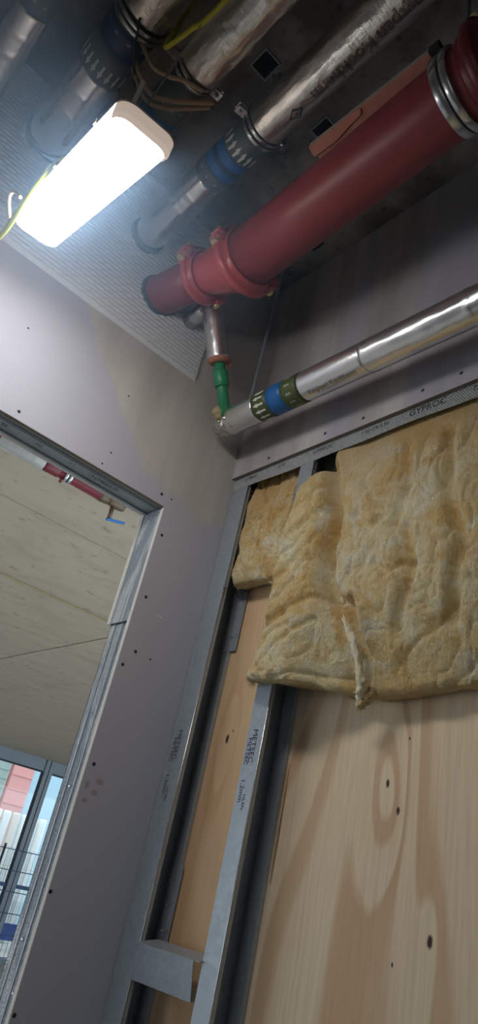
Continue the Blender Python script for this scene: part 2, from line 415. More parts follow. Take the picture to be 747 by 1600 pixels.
def text_pipe(name, body, size, r, y0, th0, flow, mat, parent, outline=0.0, sx=1.0, off=.0012):
    V, F = text_verts(body, size, outline); V = [(p[0]*sx, p[1], p[2]) for p in V]
    me = bpy.data.meshes.new(name); me.from_pydata(wrap(V, r, y0, th0, flow, off), [], F); me.update()
    return link(name, me, mat, parent)
ARROW = [(-.5, -.16), (.05, -.16), (.05, -.38), (.5, 0), (.05, .38), (.05, .16), (-.5, .16)]
def arrow_pipe(name, r, y0, th, length, width, d, mat, parent):
    """one printed arrow lying along the pipe pointing along d*Y"""
    V = [(p[0]*length*d, p[1]*width) for p in ARROW]
    bm = bmesh.new(); vs = [bm.verts.new(c) for c in wrap([(a, b, 0) for a, b in V], r, y0, th, 1, .0012)]
    bm.faces.new(vs); bmesh.ops.triangulate(bm, faces=bm.faces[:])
    return link(name, from_bm(bm, name), mat, parent)
def align_y(o, a, b):
    """put an empty so local +Y runs from a to b with the origin at b"""
    d = (Vector(b)-Vector(a)).normalized(); x = d.cross(Vector((0, 0, 1))).normalized(); z = x.cross(d)
    m = Matrix((x, d, z)).transposed().to_4x4(); m.translation = Vector(b); o.matrix_world = m
def hexa(name, c, axis, r, h, mat, parent, seg=6):
    axis = Vector(axis).normalized(); c = Vector(c)
    return tube(name, [c-axis*h/2, c-axis*h*.35, c+axis*h*.35, c+axis*h/2], [r*.9, r, r, r*.9], mat, parent, seg, True, None, False)

def blob(name, P, rad, mat, parent, seg, disp, n=9):
    P = [Vector(p) for p in P]; q, r_ = [], []
    for i in range(len(P)-1):
        for k in range(n):
            t_ = k/n; q.append(P[i].lerp(P[i+1], t_)); u = t_*t_*(3-2*t_); r_.append(rad[i]*(1-u)+rad[i+1]*u)
    q.append(P[-1]); r_.append(rad[-1]); r_[0] *= .5; r_[-1] *= .5
    return tube(name, q, r_, mat, parent, seg, True, disp)
# ------------------------------------------------------------------ dimensions
YB, XR, ZC = 1.5, 1.031, 3.39          # back wall face, side board face, slab soffit
XS, DS = 1.045, .09                     # stud front plane and stud depth
JX, HZ = .832, 2.37                     # door jamb and head
HALL_F = -1.3

# ------------------------------------------------------------------ setting: slab, walls, floor
slab = struct(box('ceiling', (-1.5, -1.9, ZC), (1.35, 1.61, ZC+.25), 'conc_dark'), 'dark stained concrete slab above the pipes', 'ceiling')
fl = struct(box('floor', (-1.5, -1.9, -.2), (1.35, 1.612, 0), 'screed'), 'grey concrete floor of the small room', 'floor')
struct(prism('wall_left', [(-1.85, 0), (-.55, 0), (-.55, 2.1), (.05, 2.1), (.05, 0), (YB, 0), (YB, ZC), (-1.85, ZC)], 'x', -1.45, -1.35, 'blockwork'), 'bare grey block wall with an added unseen doorway letting daylight in opposite the studs', 'wall')  # doorway notch is added out of view to bring bluish daylight onto the lower walls
struct(box('wall_front', (-1.35, -1.85, 0), (XR, -1.75, ZC), 'blockwork'), 'bare grey block wall facing the doorway', 'wall')
DL = -.12
wb_poly = [(-1.35, 0), (DL, 0), (DL, HZ), (JX, HZ), (JX, 0), (XS+.0, 0), (XS+.0, ZC), (-1.35, ZC)]
wb = struct(prism('wall_back', wb_poly, 'y', YB, YB+.015, 'pb_back'), 'pale plasterboard wall with the door opening and smeared jointing', 'wall')
# cut edges of the front board around the opening
box('board_edge', (JX-.0008, YB+.001, 0), (JX+.001, YB+.0145, HZ), 'gyp_edge', wb)
box('board_edge', (DL, YB+.0005, HZ-.001), (JX, YB+.0145, HZ+.001), 'pb_edge', wb)
# far-side board, cut back below the lap joint in the jamb
bp = [(-1.35, 0), (DL, 0), (DL, HZ-.002), (JX-.004, HZ-.002), (JX-.004, 2.03), (JX+.014, 2.03), (JX+.014, 0), (1.35, 0), (1.35, ZC), (-1.35, ZC)]
box_far = prism('far_board', bp, 'y', YB+.095, YB+.11, 'gyp_edge', wb)
# screws in the back board
SCR = [(.365, 2.392), (.812, 2.401), (.847, 2.403), (.85, 2.288), (.857, 2.105), (.873, 1.96), (.922, 1.957), (.848, 1.917), (.85, 1.676), (.837, 1.408), (.839, 1.188), (.628, 2.43), (.615, 2.387), (.30, 2.62), (.62, 2.62)]
sm = tube_mesh('screw', [(0, -.0008, 0), (0, -.0002, 0), (0, .0010, 0)], [.0032, .0046, .0046], 10)
sm.materials.append(MT['rubber'])
for i, (x, z) in enumerate(SCR):
    o = bpy.data.objects.new('screw', sm); C.objects.link(o); o.parent = wb; o.location = (x, YB, z)
    o.scale = (1, 1, 1) if i not in (2, 6, 11, 12, 13, 14) else (.6, .6, .6)
for i, (x, z, s) in enumerate([(.915, 2.072, 1.0), (.80, 2.36, .0)]):
    if s: box('torn_paper', (x-.008, YB-.0012, z-.003), (x+.008, YB+.001, z+.002), 'gyp_edge', wb, rot=Matrix.Rotation(.5, 3, 'Y'), pivot=(x, YB, z))
# greasy finger marks low on the board beside the jamb
smud = NT('finger_mark'); smud.fin(smud.mix(smud.noise(60, 3), srgb(158, 144, 150), srgb(174, 164, 170)), .9); MT['smudge'] = smud.m
for x, z, a, b in [(.878, 1.643, .011, .007), (.872, 1.618, .009, .006), (.853, 1.597, .007, .005), (.848, 1.63, .005, .009)]:
    bm = bmesh.new(); vs = [bm.verts.new((x+a*math.cos(k*PI/8)*(1+.12*math.sin(3*k)), YB-.0003, z+b*math.sin(k*PI/8))) for k in range(16)]; bm.faces.new(vs)
    link('smudge', from_bm(bm, 'smudge'), 'smudge', wb)
# door lining: jamb channel and head track
jl = struct(boxes('trim_1', [((JX+.002, YB+.0152, 0), (JX+.004, YB+.0948, HZ)), ((JX+.002, YB+.0152, 0), (JX+.05, YB+.017, HZ)), ((JX+.002, YB+.093, 0), (JX+.05, YB+.0948, HZ))], 'jamb'), 'dusty knurled steel jamb channel lining the doorway side', 'door jamb')
boxes('jamb_rib', [((JX-.0005, YB+.03, 0), (JX+.003, YB+.034, HZ-.004)), ((JX-.0005, YB+.066, 0), (JX+.003, YB+.07, HZ-.004))], 'galv', jl)
box('lap_plate', (JX-.0015, YB+.0155, 2.03), (JX+.0022, YB+.0935, HZ-.004), 'jamb', jl)
box('lap_shadow_gap', (JX-.0016, YB+.0155, 2.026), (JX+.0021, YB+.093, 2.030), 'rubber', jl)
mj = tube_mesh('jamb_screw', [(-.0016, 0, 0), (-.0006, 0, 0), (.001, 0, 0)], [.002, .0042, .0042], 10); mj.materials.append(MT['zinc'])
for z, y in ((2.05, .035), (1.62, .05), (1.31, .05), (1.22, .02)):
    o = bpy.data.objects.new('jamb_screw', mj); C.objects.link(o); o.parent = jl; o.location = (JX, YB+y, z)
hd = struct(boxes('trim_2', [((DL, YB+.0152, HZ+.001), (JX+.002, YB+.0948, HZ+.003)), ((DL, YB+.0152, HZ+.001), (JX+.002, YB+.017, HZ+.05))], 'galv'), 'grey steel head track over the doorway with faint lettering', 'door head')
boxes('head_rib', [((DL, YB+.026, HZ-.002), (JX, YB+.029, HZ+.0015)), ((DL, YB+.036, HZ-.001), (JX, YB+.038, HZ+.0015)), ((DL, YB+.084, HZ-.004), (JX, YB+.094, HZ+.0015))], 'galv', hd)
for xx, bd, sz in ((.66, 'GYPROC', .024), (.46, '70', .02), (.36, 'SS', .02), (.56, '1 2', .014)):
    text_flat('lettering', bd, sz, (xx, YB+.055, HZ+.0008), (-1, 0, 0), (0, 1, 0), 'ink_soft', hd, .0006)
struct(boxes('trim_3', [((DL-.05, YB+.0152, 0), (DL-.002, YB+.0948, HZ))], 'knurl'), 'knurled steel jamb channel on the far side of the doorway', 'door jamb')

# side wall: board above, track, open framing below
wr = struct(box('wall_right', (XR, -1.75, 2.578), (XR+.0125, YB, ZC), 'pb_side'), 'grey plasterboard above the open stud bay with jointing streaks', 'wall')
box('board_edge', (XR+.0004, -1.75, 2.5774), (XR+.012, YB, 2.5782), 'pb_edge', wr)
sm2 = tube_mesh('screw', [(-.0008, 0, 0), (-.0002, 0, 0), (.0010, 0, 0)], [.0034, .0048, .0048], 10); sm2.materials.append(MT['rubber'])
for y, z in ((.988, 2.602), (.809, 2.611), (.706, 2.614), (1.341, 2.601), (.5, 2.61), (.3, 2.61), (1.12, 2.605)):
    o = bpy.data.objects.new('screw', sm2); C.objects.link(o); o.parent = wr; o.location = (XR, y, z)
# dado piece of side wall nearer than the frame, seen only from elsewhere
struct(box('wall_right', (XR, -1.75, 0), (XR+.0125, -.35, 2.5770), 'pb_plain'), 'plain plasterboard beside the open stud bay', 'wall')
trk = struct(thing('trim_4', 'long knurled steel track with dot printed lettering under the side board', 'steel track'))
bm = bmesh.new(); n = 90; rows = []
for i in range(n+1):
    y = -.35+(YB-.001+.35)*i/n; w = .0022*math.sin(y*9)+.0012*math.sin(y*23+1)
    rows.append([bm.verts.new(p) for p in ((XR+.0128, y, 2.66), (XR+.0128, y, 2.538+w), (XR+.0142, y, 2.538+w), (XR+.0142, y, 2.66))])
for i in range(n):
    for k in range(4): bm.faces.new((rows[i][k], rows[i+1][k], rows[i+1][(k+1) % 4], rows[i][(k+1) % 4]))
bm.faces.new(rows[0]); bm.faces.new(rows[-1][::-1])
link('track_flange', from_bm(bm, 'track_flange'), 'knurl', trk)
box('track_web', (XR+.015, -.35, 2.645), (XS+DS+.002, YB-.001, 2.647), 'galv', trk)
for yy, bd, sz in ((.80, 'GYPROC', .026), (.655, '72 DC', .020), (.955, '1 62-CR-0.50', .016), (1.13, 'GYPROC', .019), (1.29, '0.50', .017), (1.42, 'GYPROC', .014)):
    text_flat('lettering', bd, sz, (XR+.0128, yy, 2.564), (0, -1, 0), (0, 0, 1), 'ink', trk, .0008)

# ------------------------------------------------------------------ open framing
def c_stud(name, label, yw, wf, wr_, z0, z1, group, letter=True, lip=.012, tk=.0016):
    s = thing(name, label, 'metal stud', (XS, yw, z0), group); h = z1-z0
    boxes('channel', [((0, -tk, 0), (DS, 0, h)), ((0, -wf, 0), (tk, -tk, h)), ((DS-tk, -wr_, 0), (DS, -tk, h)), ((tk, -wf, 0), (lip, -wf+tk, h)), ((DS-lip, -wr_, 0), (DS-tk, -wr_+tk, h))], 'galv', s)
    tube('edge_bead', [(.0006, -wf, .001), (.0006, -wf, h-.001)], .0016, 'zinc', s, 8)
    if letter:
        zc = 1.745-z0; yy = -wf*.42
        text_flat('lettering', 'METSEC', .021, (0, yy-.004, zc+.03), (0, 0, -1), (0, -1, 0), 'ink', s, .0006)
        text_flat('lettering', 'METSEC', .017, (0, yy+.010, zc+.018), (0, 0, -1), (0, -1, 0), 'ink', s, .0006)
        text_flat('lettering', '1.2mm', .018, (0, yy+.006, zc-.065), (0, 0, -1), (0, -1, 0), 'ink', s, .0006)
        text_flat('lettering', 'HL9N', .013, (0, yy-.006, zc-.088), (0, 0, -1), (0, -1, 0), 'ink', s, .0006)
    return s
g_st = 'steel studs of the side wall'
cs = c_stud('metal_stud', 'steel corner stud against the pale back wall, printed lettering on its face', YB-.001, .072, .05, 0, 2.645, g_st)
box('clip', (-.0012, -.074, 2.185), (.004, -.070, 2.205), 'zinc', cs)
box('clip', (-.0012, -.0765, 2.200), (.0035, -.070, 2.2045), 'zinc', cs)
c_stud('metal_stud', 'free-standing steel stud in front of the plywood, half covered by insulation', 1.209, .051, .05, 0, 2.645, g_st)
c_stud('metal_stud', 'steel stud behind the wide insulation blanket', .585, .051, .05, 0, 2.645, g_st, False)
c_stud('metal_stud', 'steel stud at the end of the open bay', -.03, .051, .05, 0, 2.645, g_st, False)
ng = thing('nogging', 'short folded steel nogging bridging the two studs near the bottom', 'nogging', (XS-.003, 1.319, 1.30))
bm = bmesh.new()
rot = Matrix.Rotation(-.03, 3, 'X') @ Matrix.Rotation(-.17, 3, 'Y')
bm_box(bm, (0, -.098, -.014), (.0016, .108, .056)); bm_box(bm, (.0016, -.115, .0545), (.062, .108, .056)); bm_box(bm, (.0016, -.098, -.014), (.062, .108, -.0124)); bm_box(bm, (.06, -.115, .044), (.062, .108, .0545))
for v in bm.verts: v.co = rot @ v.co
link('channel', from_bm(bm, 'channel'), 'galv', ng)
for i, (z0, z1) in enumerate(((2.05, 2.235), (1.345, 1.515))):
    cp = thing('connector_plate', ('grey steel connector plate under the narrow insulation batt', 'grey steel connector plate just above the nogging')[i], 'steel plate', (XS+DS-.006, 1.452, z0), 'connector plates on the slim plywood')
    box('plate', (0, -.028 if i == 0 else -.012, 0), (.0016, .03, z1-z0), 'galv', cp)
    for k in range(3):
        zz_ = (.04+.06*k)*(1 if i == 0 else .85)
        tube('screw_tip', [(-.02, -.006+.006*k, zz_), (-.004, -.006+.006*k, zz_+.001), (.0005, -.006+.006*k, zz_+.001)], [.0006, .0016, .0016], 'zinc', cp, 8)
XP = XS+DS+.001
bg_ply = box('plywood_sheet', (XP, -.34, 0), (XP+.018, 1.185, 2.64), 'ply_big'); tag(bg_ply, 'wide pine plywood sheet with flowing grain below the insulation blanket', 'plywood', 'plywood behind the studs')
sl_ply = box('plywood_sheet', (XP, 1.187, 0), (XP+.018, 1.499, 2.64), 'ply_slim'); tag(sl_ply, 'slim orange plywood strip with one dark knot between the two studs', 'plywood', 'plywood behind the studs')
# a split sliver standing off the big sheet's edge
sv = tube_mesh('splinter', [(XP-.004, 1.150, 1.52), (XP-.006, 1.149, 1.60), (XP-.003, 1.151, 1.70), (XP, 1.152, 1.76)], [.0008, .002, .0018, .0006], 6)
link('splinter', sv, 'ply_edge', bg_ply)
struct(box('wall_back', (XS, YB+.0005, 0), (XS+.13, YB+.015, ZC), 'pb_plain'), 'plasterboard closing the corner behind the stud wall', 'wall')
struct(box('wall_side', (XP+.02, -1.75, 0), (XP+.05, 1.5, ZC), 'pb_plain'), 'outer lining behind the plywood', 'wall')

# ------------------------------------------------------------------ insulation
def smooth(a, b, x):
    t_ = np.clip((x-a)/(b-a), 0, 1); return t_*t_*(3-2*t_)
def gauss_line(Y, Z, pts, w):
    """1 near a polyline, falling off with width w"""
    d = np.full(Y.shape, 9.0)
    for (a, b) in zip(pts[:-1], pts[1:]):
        a = np.array(a); b = np.array(b); ab = b-a; tt = np.clip(((Y-a[0])*ab[0]+(Z-a[1])*ab[1])/(ab@ab), 0, 1)
        d = np.minimum(d, np.hypot(Y-(a[0]+tt*ab[0]), Z-(a[1]+tt*ab[1])))
    return np.exp(-(d/w)**2)
def slab_mesh(name, Xf, Yf, Zf, Xb, Yb, Zb):
    nv, nu = Xf.shape
    A = np.stack([Xf, Yf, Zf], -1).reshape(-1, 3); B = np.stack([Xb, Yb, Zb], -1).reshape(-1, 3)
    N = nv*nu; i = np.arange(N).reshape(nv, nu); F = []
    q = np.stack([i[:-1, :-1], i[:-1, 1:], i[1:, 1:], i[1:, :-1]], -1).reshape(-1, 4)
    F += q.tolist(); F += (q[:, ::-1]+N).tolist()
    for e in (i[0], i[-1][::-1], i[:, 0][::-1], i[:, -1]):
        F += [[int(e[k+1]), int(e[k]), int(e[k]+N), int(e[k+1]+N)] for k in range(len(e)-1)]
    me = bpy.data.meshes.new(name); me.from_pydata(np.concatenate([A, B]).tolist(), [], F); me.update()
    bm = bmesh.new(); bm.from_mesh(me); bmesh.ops.recalc_face_normals(bm, faces=bm.faces); bm.to_mesh(me); bm.free()
    return me
NU, NV = 400, 300
Lz = np.array([1.88, 1.917, 1.962, 2.032, 2.176, 2.263, 2.354, 2.416, 2.487, 2.53, 2.60]); Ly = np.array([1.212, 1.212, 1.198, 1.186, 1.190, 1.178, 1.166, 1.146, 1.10, 1.095, 1.095])
v_ = np.linspace(0, 1, NV)[:, None]; u_ = (np.linspace(0, 1, NU)[None, :])**1.0
y_nom = 1.205+(0.12-1.205)*u_*np.ones((NV, 1))
By = np.array([.0, .6, .753, .87, .92, 1.028, 1.127, 1.21]); Bz = np.array([1.925, 1.908, 1.895, 1.884, 1.889, 1.902, 1.905, 1.914])
zb = np.interp(y_nom, By, Bz)+.007*fbm(np.stack([y_nom*30, y_nom*0, y_nom*0], -1), 4)
zt = 2.60*np.ones_like(zb)
Zf = zt+(zb-zt)*v_
yl = np.interp(Zf, Lz, Ly)+.004*fbm(np.stack([Zf*16, Zf*0+4, Zf*0], -1), 3)
Yf = yl+(0.12-yl)*u_
P3 = np.stack([Yf, Zf, np.zeros_like(Yf)], -1)
flap = smooth(1.02, 1.08, Yf+.10*smooth(2.2, 1.95, Zf))            # the part folded over the free stud
wd = P3+.045*np.stack([fbm(P3*6+3, 2), fbm(P3*6+9, 2), np.zeros_like(Yf)], -1)
lump = fbm(wd*np.array([5.0, 3.2, 1]), 2)
ridge = 1-np.abs(fbm(wd*np.array([7.5, 4.2, 1])+5, 2))*2.2
ridge2 = 1-np.abs(fbm(wd*np.array([15, 10, 1])+11, 2))*2.2
fine_ = fbm(P3*46, 3)
off = .024+.019*lump-.010*np.clip(ridge, 0, 1)**6-.0055*np.clip(ridge2, 0, 1)**6+.0032*fine_+.0016*fbm(P3*120+4, 2)
off = off*smooth(2.56, 2.40, Zf)-.012*(1-smooth(2.60, 2.45, Zf))
inner = smooth(1.08, .98, Yf)
off = off-.012*inner-.040*inner*smooth(2.12, 1.90, Zf)
off = off+.030*flap*smooth(2.52, 2.40, Zf)
def cre(pts, w, d):
    global off
    off = off-1.25*d*gauss_line(Yf, Zf, pts, w)
cre([(1.085, 2.50), (1.058, 2.447), (1.028, 2.316), (1.03, 2.23), (1.023, 2.145), (1.0, 2.10)], .014, .035)
cre([(1.19, 2.03), (1.11, 2.079), (1.013, 2.096), (.955, 2.087)], .011, .013)
cre([(.955, 2.09), (.924, 2.009), (.900, 1.964), (.895, 1.90)], .010, .018)
cre([(1.17, 2.27), (1.11, 2.29), (1.05, 2.34)], .010, .008)
cre([(1.185, 2.15), (1.13, 2.18), (1.07, 2.24)], .009, .008)
cre([(1.17, 2.22), (1.13, 2.235), (1.09, 2.27)], .006, .005)
cre([(1.19, 2.09), (1.15, 2.11), (1.10, 2.15)], .006, .006)
cre([(1.20, 1.99), (1.14, 2.02), (1.08, 2.03)], .007, .006)
cre([(1.16, 1.94), (1.10, 1.99), (1.02, 2.04)], .007, .006)
cre([(1.15, 2.35), (1.11, 2.36), (1.07, 2.40)], .008, .006)
cre([(.85, 2.47), (.83, 2.36), (.86, 2.27)], .016, .016)
cre([(.83, 2.25), (.80, 2.12), (.83, 2.02)], .014, .018)
cre([(.73, 2.46), (.72, 2.30), (.68, 2.18), (.70, 2.02)], .016, .020)
cre([(.97, 2.31), (.93, 2.26), (.90, 2.29)], .012, .012)
cre([(.90, 2.17), (.86, 2.14), (.81, 2.16)], .010, .012)
off = off+.016*gauss_line(Yf, Zf, [(.915, 2.06), (.90, 1.99), (.893, 1.905)], .011)
# round the hem and the flap's free edge
hem = smooth(0, .012, Zf-zb); edge_ = smooth(0, .024, yl-Yf)
roll = np.sqrt(np.clip(hem, 0, 1))*np.sqrt(np.clip(edge_, 0, 1))
Xf = XS-.004-off+.009*(1-np.sqrt(np.clip(hem, 0, 1)))+.022*(1-np.sqrt(np.clip(edge_, 0, 1)))*flap
thick = .022+.052*smooth(1.135, 1.09, Yf)
Xb = np.where(Yf > 1.14, XS-.001, np.minimum(XS+DS-.004, Xf+thick+.01))
Xb = np.maximum(Xb, Xf+.003)
Zb_ = Zf+.006*(1-hem); Yb_ = Yf
blanket = thing('insulation_blanket', 'wide crumpled yellow mineral wool blanket hanging over the plywood', 'insulation', (0, 0, 0))
link('wool', slab_mesh('wool', Xf, Yf, Zf, Xb, Yb_, Zb_), 'wool', blanket, True)
# twisted cream strip of wool hanging from the hem
P_ = [(XS-.030, .948, 2.05), (XS-.034, .930, 2.02), (XS-.026, .912, 1.985), (XS-.014, .900, 1.94), (XS+.0, .897, 1.905), (XS+.012, .905, 1.878), (XS+.016, .913, 1.862)]
blob('torn_strip', P_, [.002, .006, .009, .008, .012, .010, .002], 'wool_c', blanket, 20, crumple(.008, 60, 3, 1))
blob('tuft', [(XS+.025, .885, 1.90), (XS+.022, .898, 1.88), (XS+.02, .912, 1.864), (XS+.02, .918, 1.852)], [.010, .015, .011, .002], 'wool', blanket, 14, crumple(.008, 80, 8, 1))
def fibres(name, pts, parent, n, L, mat='wool_f', spread=.6, drop=.6):
    """fine loose fibres along an edge"""
    V, F = [], []
    for k in range(n):
        p = Vector(random.choice(pts)) if not callable(pts) else pts()
        p = p+Vector((random.gauss(0, .002), random.gauss(0, .003), random.gauss(0, .002)))
        d = Vector((random.gauss(-.2, spread), random.gauss(0, spread), random.gauss(-drop, spread))).normalized(); l = L*random.uniform(.3, 1)
        c = Vector((random.gauss(0, 1), random.gauss(0, 1), random.gauss(0, 1)))*l*.25
        w = Vector((0, 1, 0)).cross(d); w = w.normalized()*.00035 if w.length > .1 else Vector((.00035, 0, 0))
        q = [p, p+d*l*.5+c, p+d*l]
        b = len(V)
        for s, x in zip((1, .8, .2), q): V += [tuple(x-w*s), tuple(x+w*s)]
        F += [(b, b+1, b+3, b+2), (b+2, b+3, b+5, b+4)]
    me = bpy.data.meshes.new(name); me.from_pydata(V, [], F); me.update()
    o = link(name, me, mat, parent); o['kind'] = 'stuff'; return o
hem_pts = [(float(Xf[-1, j]+.006), float(Yf[-1, j]), float(Zf[-1, j]+.003)) for j in range(0, NU, 2)]+[(float(Xf[i, 0]), float(Yf[i, 0]), float(Zf[i, 0])) for i in range(NV//4, NV, 4)]+[(XS-.012, 1.21, 1.918)]*12+[(XS+.02, .912, 1.86)]*14
fibres('loose_fibres', hem_pts, blanket, 900, .022)
srf = [(float(Xf[i, j]-.0005), float(Yf[i, j]), float(Zf[i, j])) for i in range(20, NV, 7) for j in range(0, NU, 7)]
fibres('surface_fibres', srf, blanket, 5200, .013, 'wool_f', .8, .1)
# narrow batt tucked in the corner bay
NU2, NV2 = 130, 150
v2 = np.linspace(0, 1, NV2)[:, None]; u2 = np.linspace(0, 1, NU2)[None, :]
Y2 = 1.428+(1.225-1.428)*u2*np.ones((NV2, 1))
zb2 = 2.222+.010*fbm(np.stack([Y2*14, Y2*0+2, Y2*0], -1), 2)+.02*smooth(1.28, 1.24, Y2)
Z2 = 2.575+(zb2-2.575)*v2
Q = np.stack([Y2, Z2, np.ones_like(Y2)*3], -1)
rid = 1-np.abs(fbm(Q*np.array([22, 7, 1])+2, 2))*2.2
o2 = .006+.010*fbm(Q*10, 3)-.014*np.clip(rid, 0, 1)**6+.005*fbm(Q*46, 3)+.003*fbm(Q*110, 2)-.02*smooth(2.46, 2.56, Z2)
hem2 = np.sqrt(np.clip((Z2-zb2)/.035, 0, 1))
ed2 = np.sqrt(np.clip((1.428-Y2)/.012, 0, 1))
X2 = XS+.016-o2+.024*(1-hem2)+.008*(1-ed2)
batt = thing('insulation_batt', 'small yellow mineral wool batt stuffed at the top of the corner bay', 'insulation')
link('wool', slab_mesh('wool', X2, Y2, Z2, np.full_like(X2, XS+DS-.006), Y2, Z2+.012*(1-hem2)), 'wool', batt, True)
fibres('loose_fibres', [(float(X2[-1, j]+.01), float(Y2[-1, j]), float(Z2[-1, j]+.004)) for j in range(0, NU2)]+[(float(X2[i, -1]), float(Y2[i, -1]), float(Z2[i, -1])) for i in range(10, NV2, 2)], batt, 600, .016)
fibres('surface_fibres', [(float(X2[i, j]-.0005), float(Y2[i, j]), float(Z2[i, j])) for i in range(20, NV2, 6) for j in range(2, NU2, 6)], batt, 900, .014, 'wool_f', .8, .1)

# ------------------------------------------------------------------ ribbed sealing panel round the pipe penetrations
NX, NZ = 420, 250
xs = np.linspace(-.35, .812, NX)[None, :]; zs = np.linspace(2.808, ZC-.002, NZ)[:, None]
row = np.floor(zs/.0145)
ph = (xs/.034+.5*(row % 2))
h_ = np.clip(np.sin(PI*(zs/.0145 % 1)), 0, 1)*(.35+.65*np.clip(np.sin(PI*(ph % 1)), 0, 1))
XX = xs*np.ones((NZ, 1)); ZZ = zs*np.ones((1, NX))
amp = .0075*(.55+.45*smooth(-.2, .4, fbm(np.stack([XX*5, ZZ*5, XX*0], -1), 2)))
brd = np.minimum(np.minimum(smooth(0, .01, XX+.35), smooth(0, .01, .812-XX)), smooth(0, .01, ZZ-2.808))
YY = YB-.006*brd-amp*h_*brd+.0002
XX = XX+.003*fbm(np.stack([ZZ*14, ZZ*0, ZZ*0], -1), 2)*(XX > .75)
pan = link('sealing_panel', slab_mesh('sealing_panel', XX, YY, ZZ, XX, np.full_like(YY, YB-.0002), ZZ), 'pb_plain', None, True)
t = NT('sealing_coat'); t.bump(t.noise(70, 4), .15, .002); MT['seal'] = t.fin(t.mix(t.noise(6, 4), srgb(204, 207, 214), srgb(224, 226, 231)), .8)
pan.data.materials.clear(); pan.data.materials.append(MT['seal'])
tag(pan, 'ribbed pale sealing panel on the back wall around the pipe ends', 'panel')

# ------------------------------------------------------------------ overhead insulated pipes
def marker(parent, r, spans, arrows=None):
    for a, b, m in spans:
        band = tube('marker_band', ysteps(a, b, 4), r+.0009, m, parent, 64, True)
    if arrows:
        y0, ln, wd_, d, ths = arrows
        for th in ths: arrow_pipe('arrow', r+.0012, y0, th, ln, wd_, d, 'white', parent)
def clamp(parent, y, r, ang, w=.024):
    cl = bpy.data.objects.new('pipe_clamp', None); C.objects.link(cl); cl.parent = parent; cl.location = (0, y, 0)
    ring('clamp_ring', -w*.32, w*.42, r+.001, r+.006, 'zinc', cl); ring('clamp_ring', w*.32, w*.42, r+.001, r+.006, 'zinc', cl)
    ring('clamp_liner', 0, w*1.25, r-.001, r+.0028, 'rubber', cl)
    for a in (ang, ang+PI):
        R_ = Matrix.Rotation(-a, 3, 'Y')
        for s in (-1, 1):
            box('clamp_ear', (r+.004, -.011, s*.006-.0015), (r+.030, .011, s*.006+.0015), 'zinc', cl, .0008, R_)
        c = R_ @ Vector((r+.019, 0, 0)); ax = R_ @ Vector((0, 0, 1))
        hexa('bolt', c-ax*.011, ax, .0065, .007, 'zinc', cl); tube('bolt_shank', [c-ax*.018, c+ax*.014], .003, 'zinc', cl, 10)
    return cl
def hanger(name, label, x, y, z0, group='threaded hanger rods'):
    h = thing(name, label, 'rod', (x, y, z0), group)
    L_ = ZC-z0; pts = []; rad = []
    n = int(L_/.0025)
    for i in range(n+1): pts.append((0, 0, L_*i/n)); rad.append(.0056 if i % 2 else .0050)
    tube('rod', pts, rad, 'galv', h, 10, True, None, False)
    hexa('nut', (0, 0, L_-.006), (0, 0, 1), .009, .008, 'zinc', h); ring_ = tube('washer', [(0, 0, L_-.0015), (0, 0, L_-.0001)], .014, 'zinc', h, 16)
    return h
gp = 'foil insulated pipes under the slab'
# P3: centre pipe with blue marker band
p3 = thing('insulated_pipe', 'foil wrapped pipe with blue band and white arrows beside the red pipe', 'pipe', (0, 0, 0), gp)
align_y(p3, (.478, .3, 3.135), (.495, YB-.004, 3.157)); r = .050
def ly(y): return y-YB
foil_pipe('foil_sleeve', ly(1.172), 0, r, 'foil', p3, .0008, 1, (ly(1.30), ly(1.24)))
foil_pipe('foil_sleeve', -2.6, ly(.967), .054, 'foil_crumple', p3, .0022, 2, (ly(.80), ly(.66), ly(.50)))
marker(p3, r, [(ly(.972), ly(1.055), 'slate'), (ly(1.055), ly(1.085), 'blue'), (ly(1.085), ly(1.098), 'navy'), (ly(1.098), ly(1.128), 'blue'), (ly(1.128), ly(1.172), 'slate')], (ly(1.03), .036, .016, -1, [math.radians(a) for a in range(-190, 40, 21)]))
for k, a in enumerate((-150, -115, -80, -45)): text_pipe('band_text', 'II', .012, r, ly(1.15), math.radians(a), 1, 'white', p3)
clamp(p3, ly(.965), .052, math.radians(8))
ring('wall_collar', -.0115, .023, r-.002, r+.007, 'collar', p3)
text_pipe('printed_name', 'Kingspan Kooltherm', .040, .054, ly(.62), math.radians(-76), 1, 'ink_foil', p3, .0007, 1.0, .003)
dm = [(-.022, 0, 0), (0, .014, 0), (.022, 0, 0), (0, -.014, 0), (-.017, 0, 0), (0, .0105, 0), (.017, 0, 0), (0, -.0105, 0)]
me = bpy.data.meshes.new('diamond_mark'); me.from_pydata(wrap(dm, .054, ly(.845), math.radians(-74), 1, .003), [], [(0, 1, 5, 4), (1, 2, 6, 5), (2, 3, 7, 6), (3, 0, 4, 7)]); link('diamond_mark', me, 'ink_foil', p3)
text_pipe('diamond_letter', 'K', .013, .054, ly(.845), math.radians(-74), 1, 'ink_foil', p3, 0, 1, .003)
hanger('threaded_rod', 'threaded rod holding the blue banded pipe', .485, .965, 3.203)
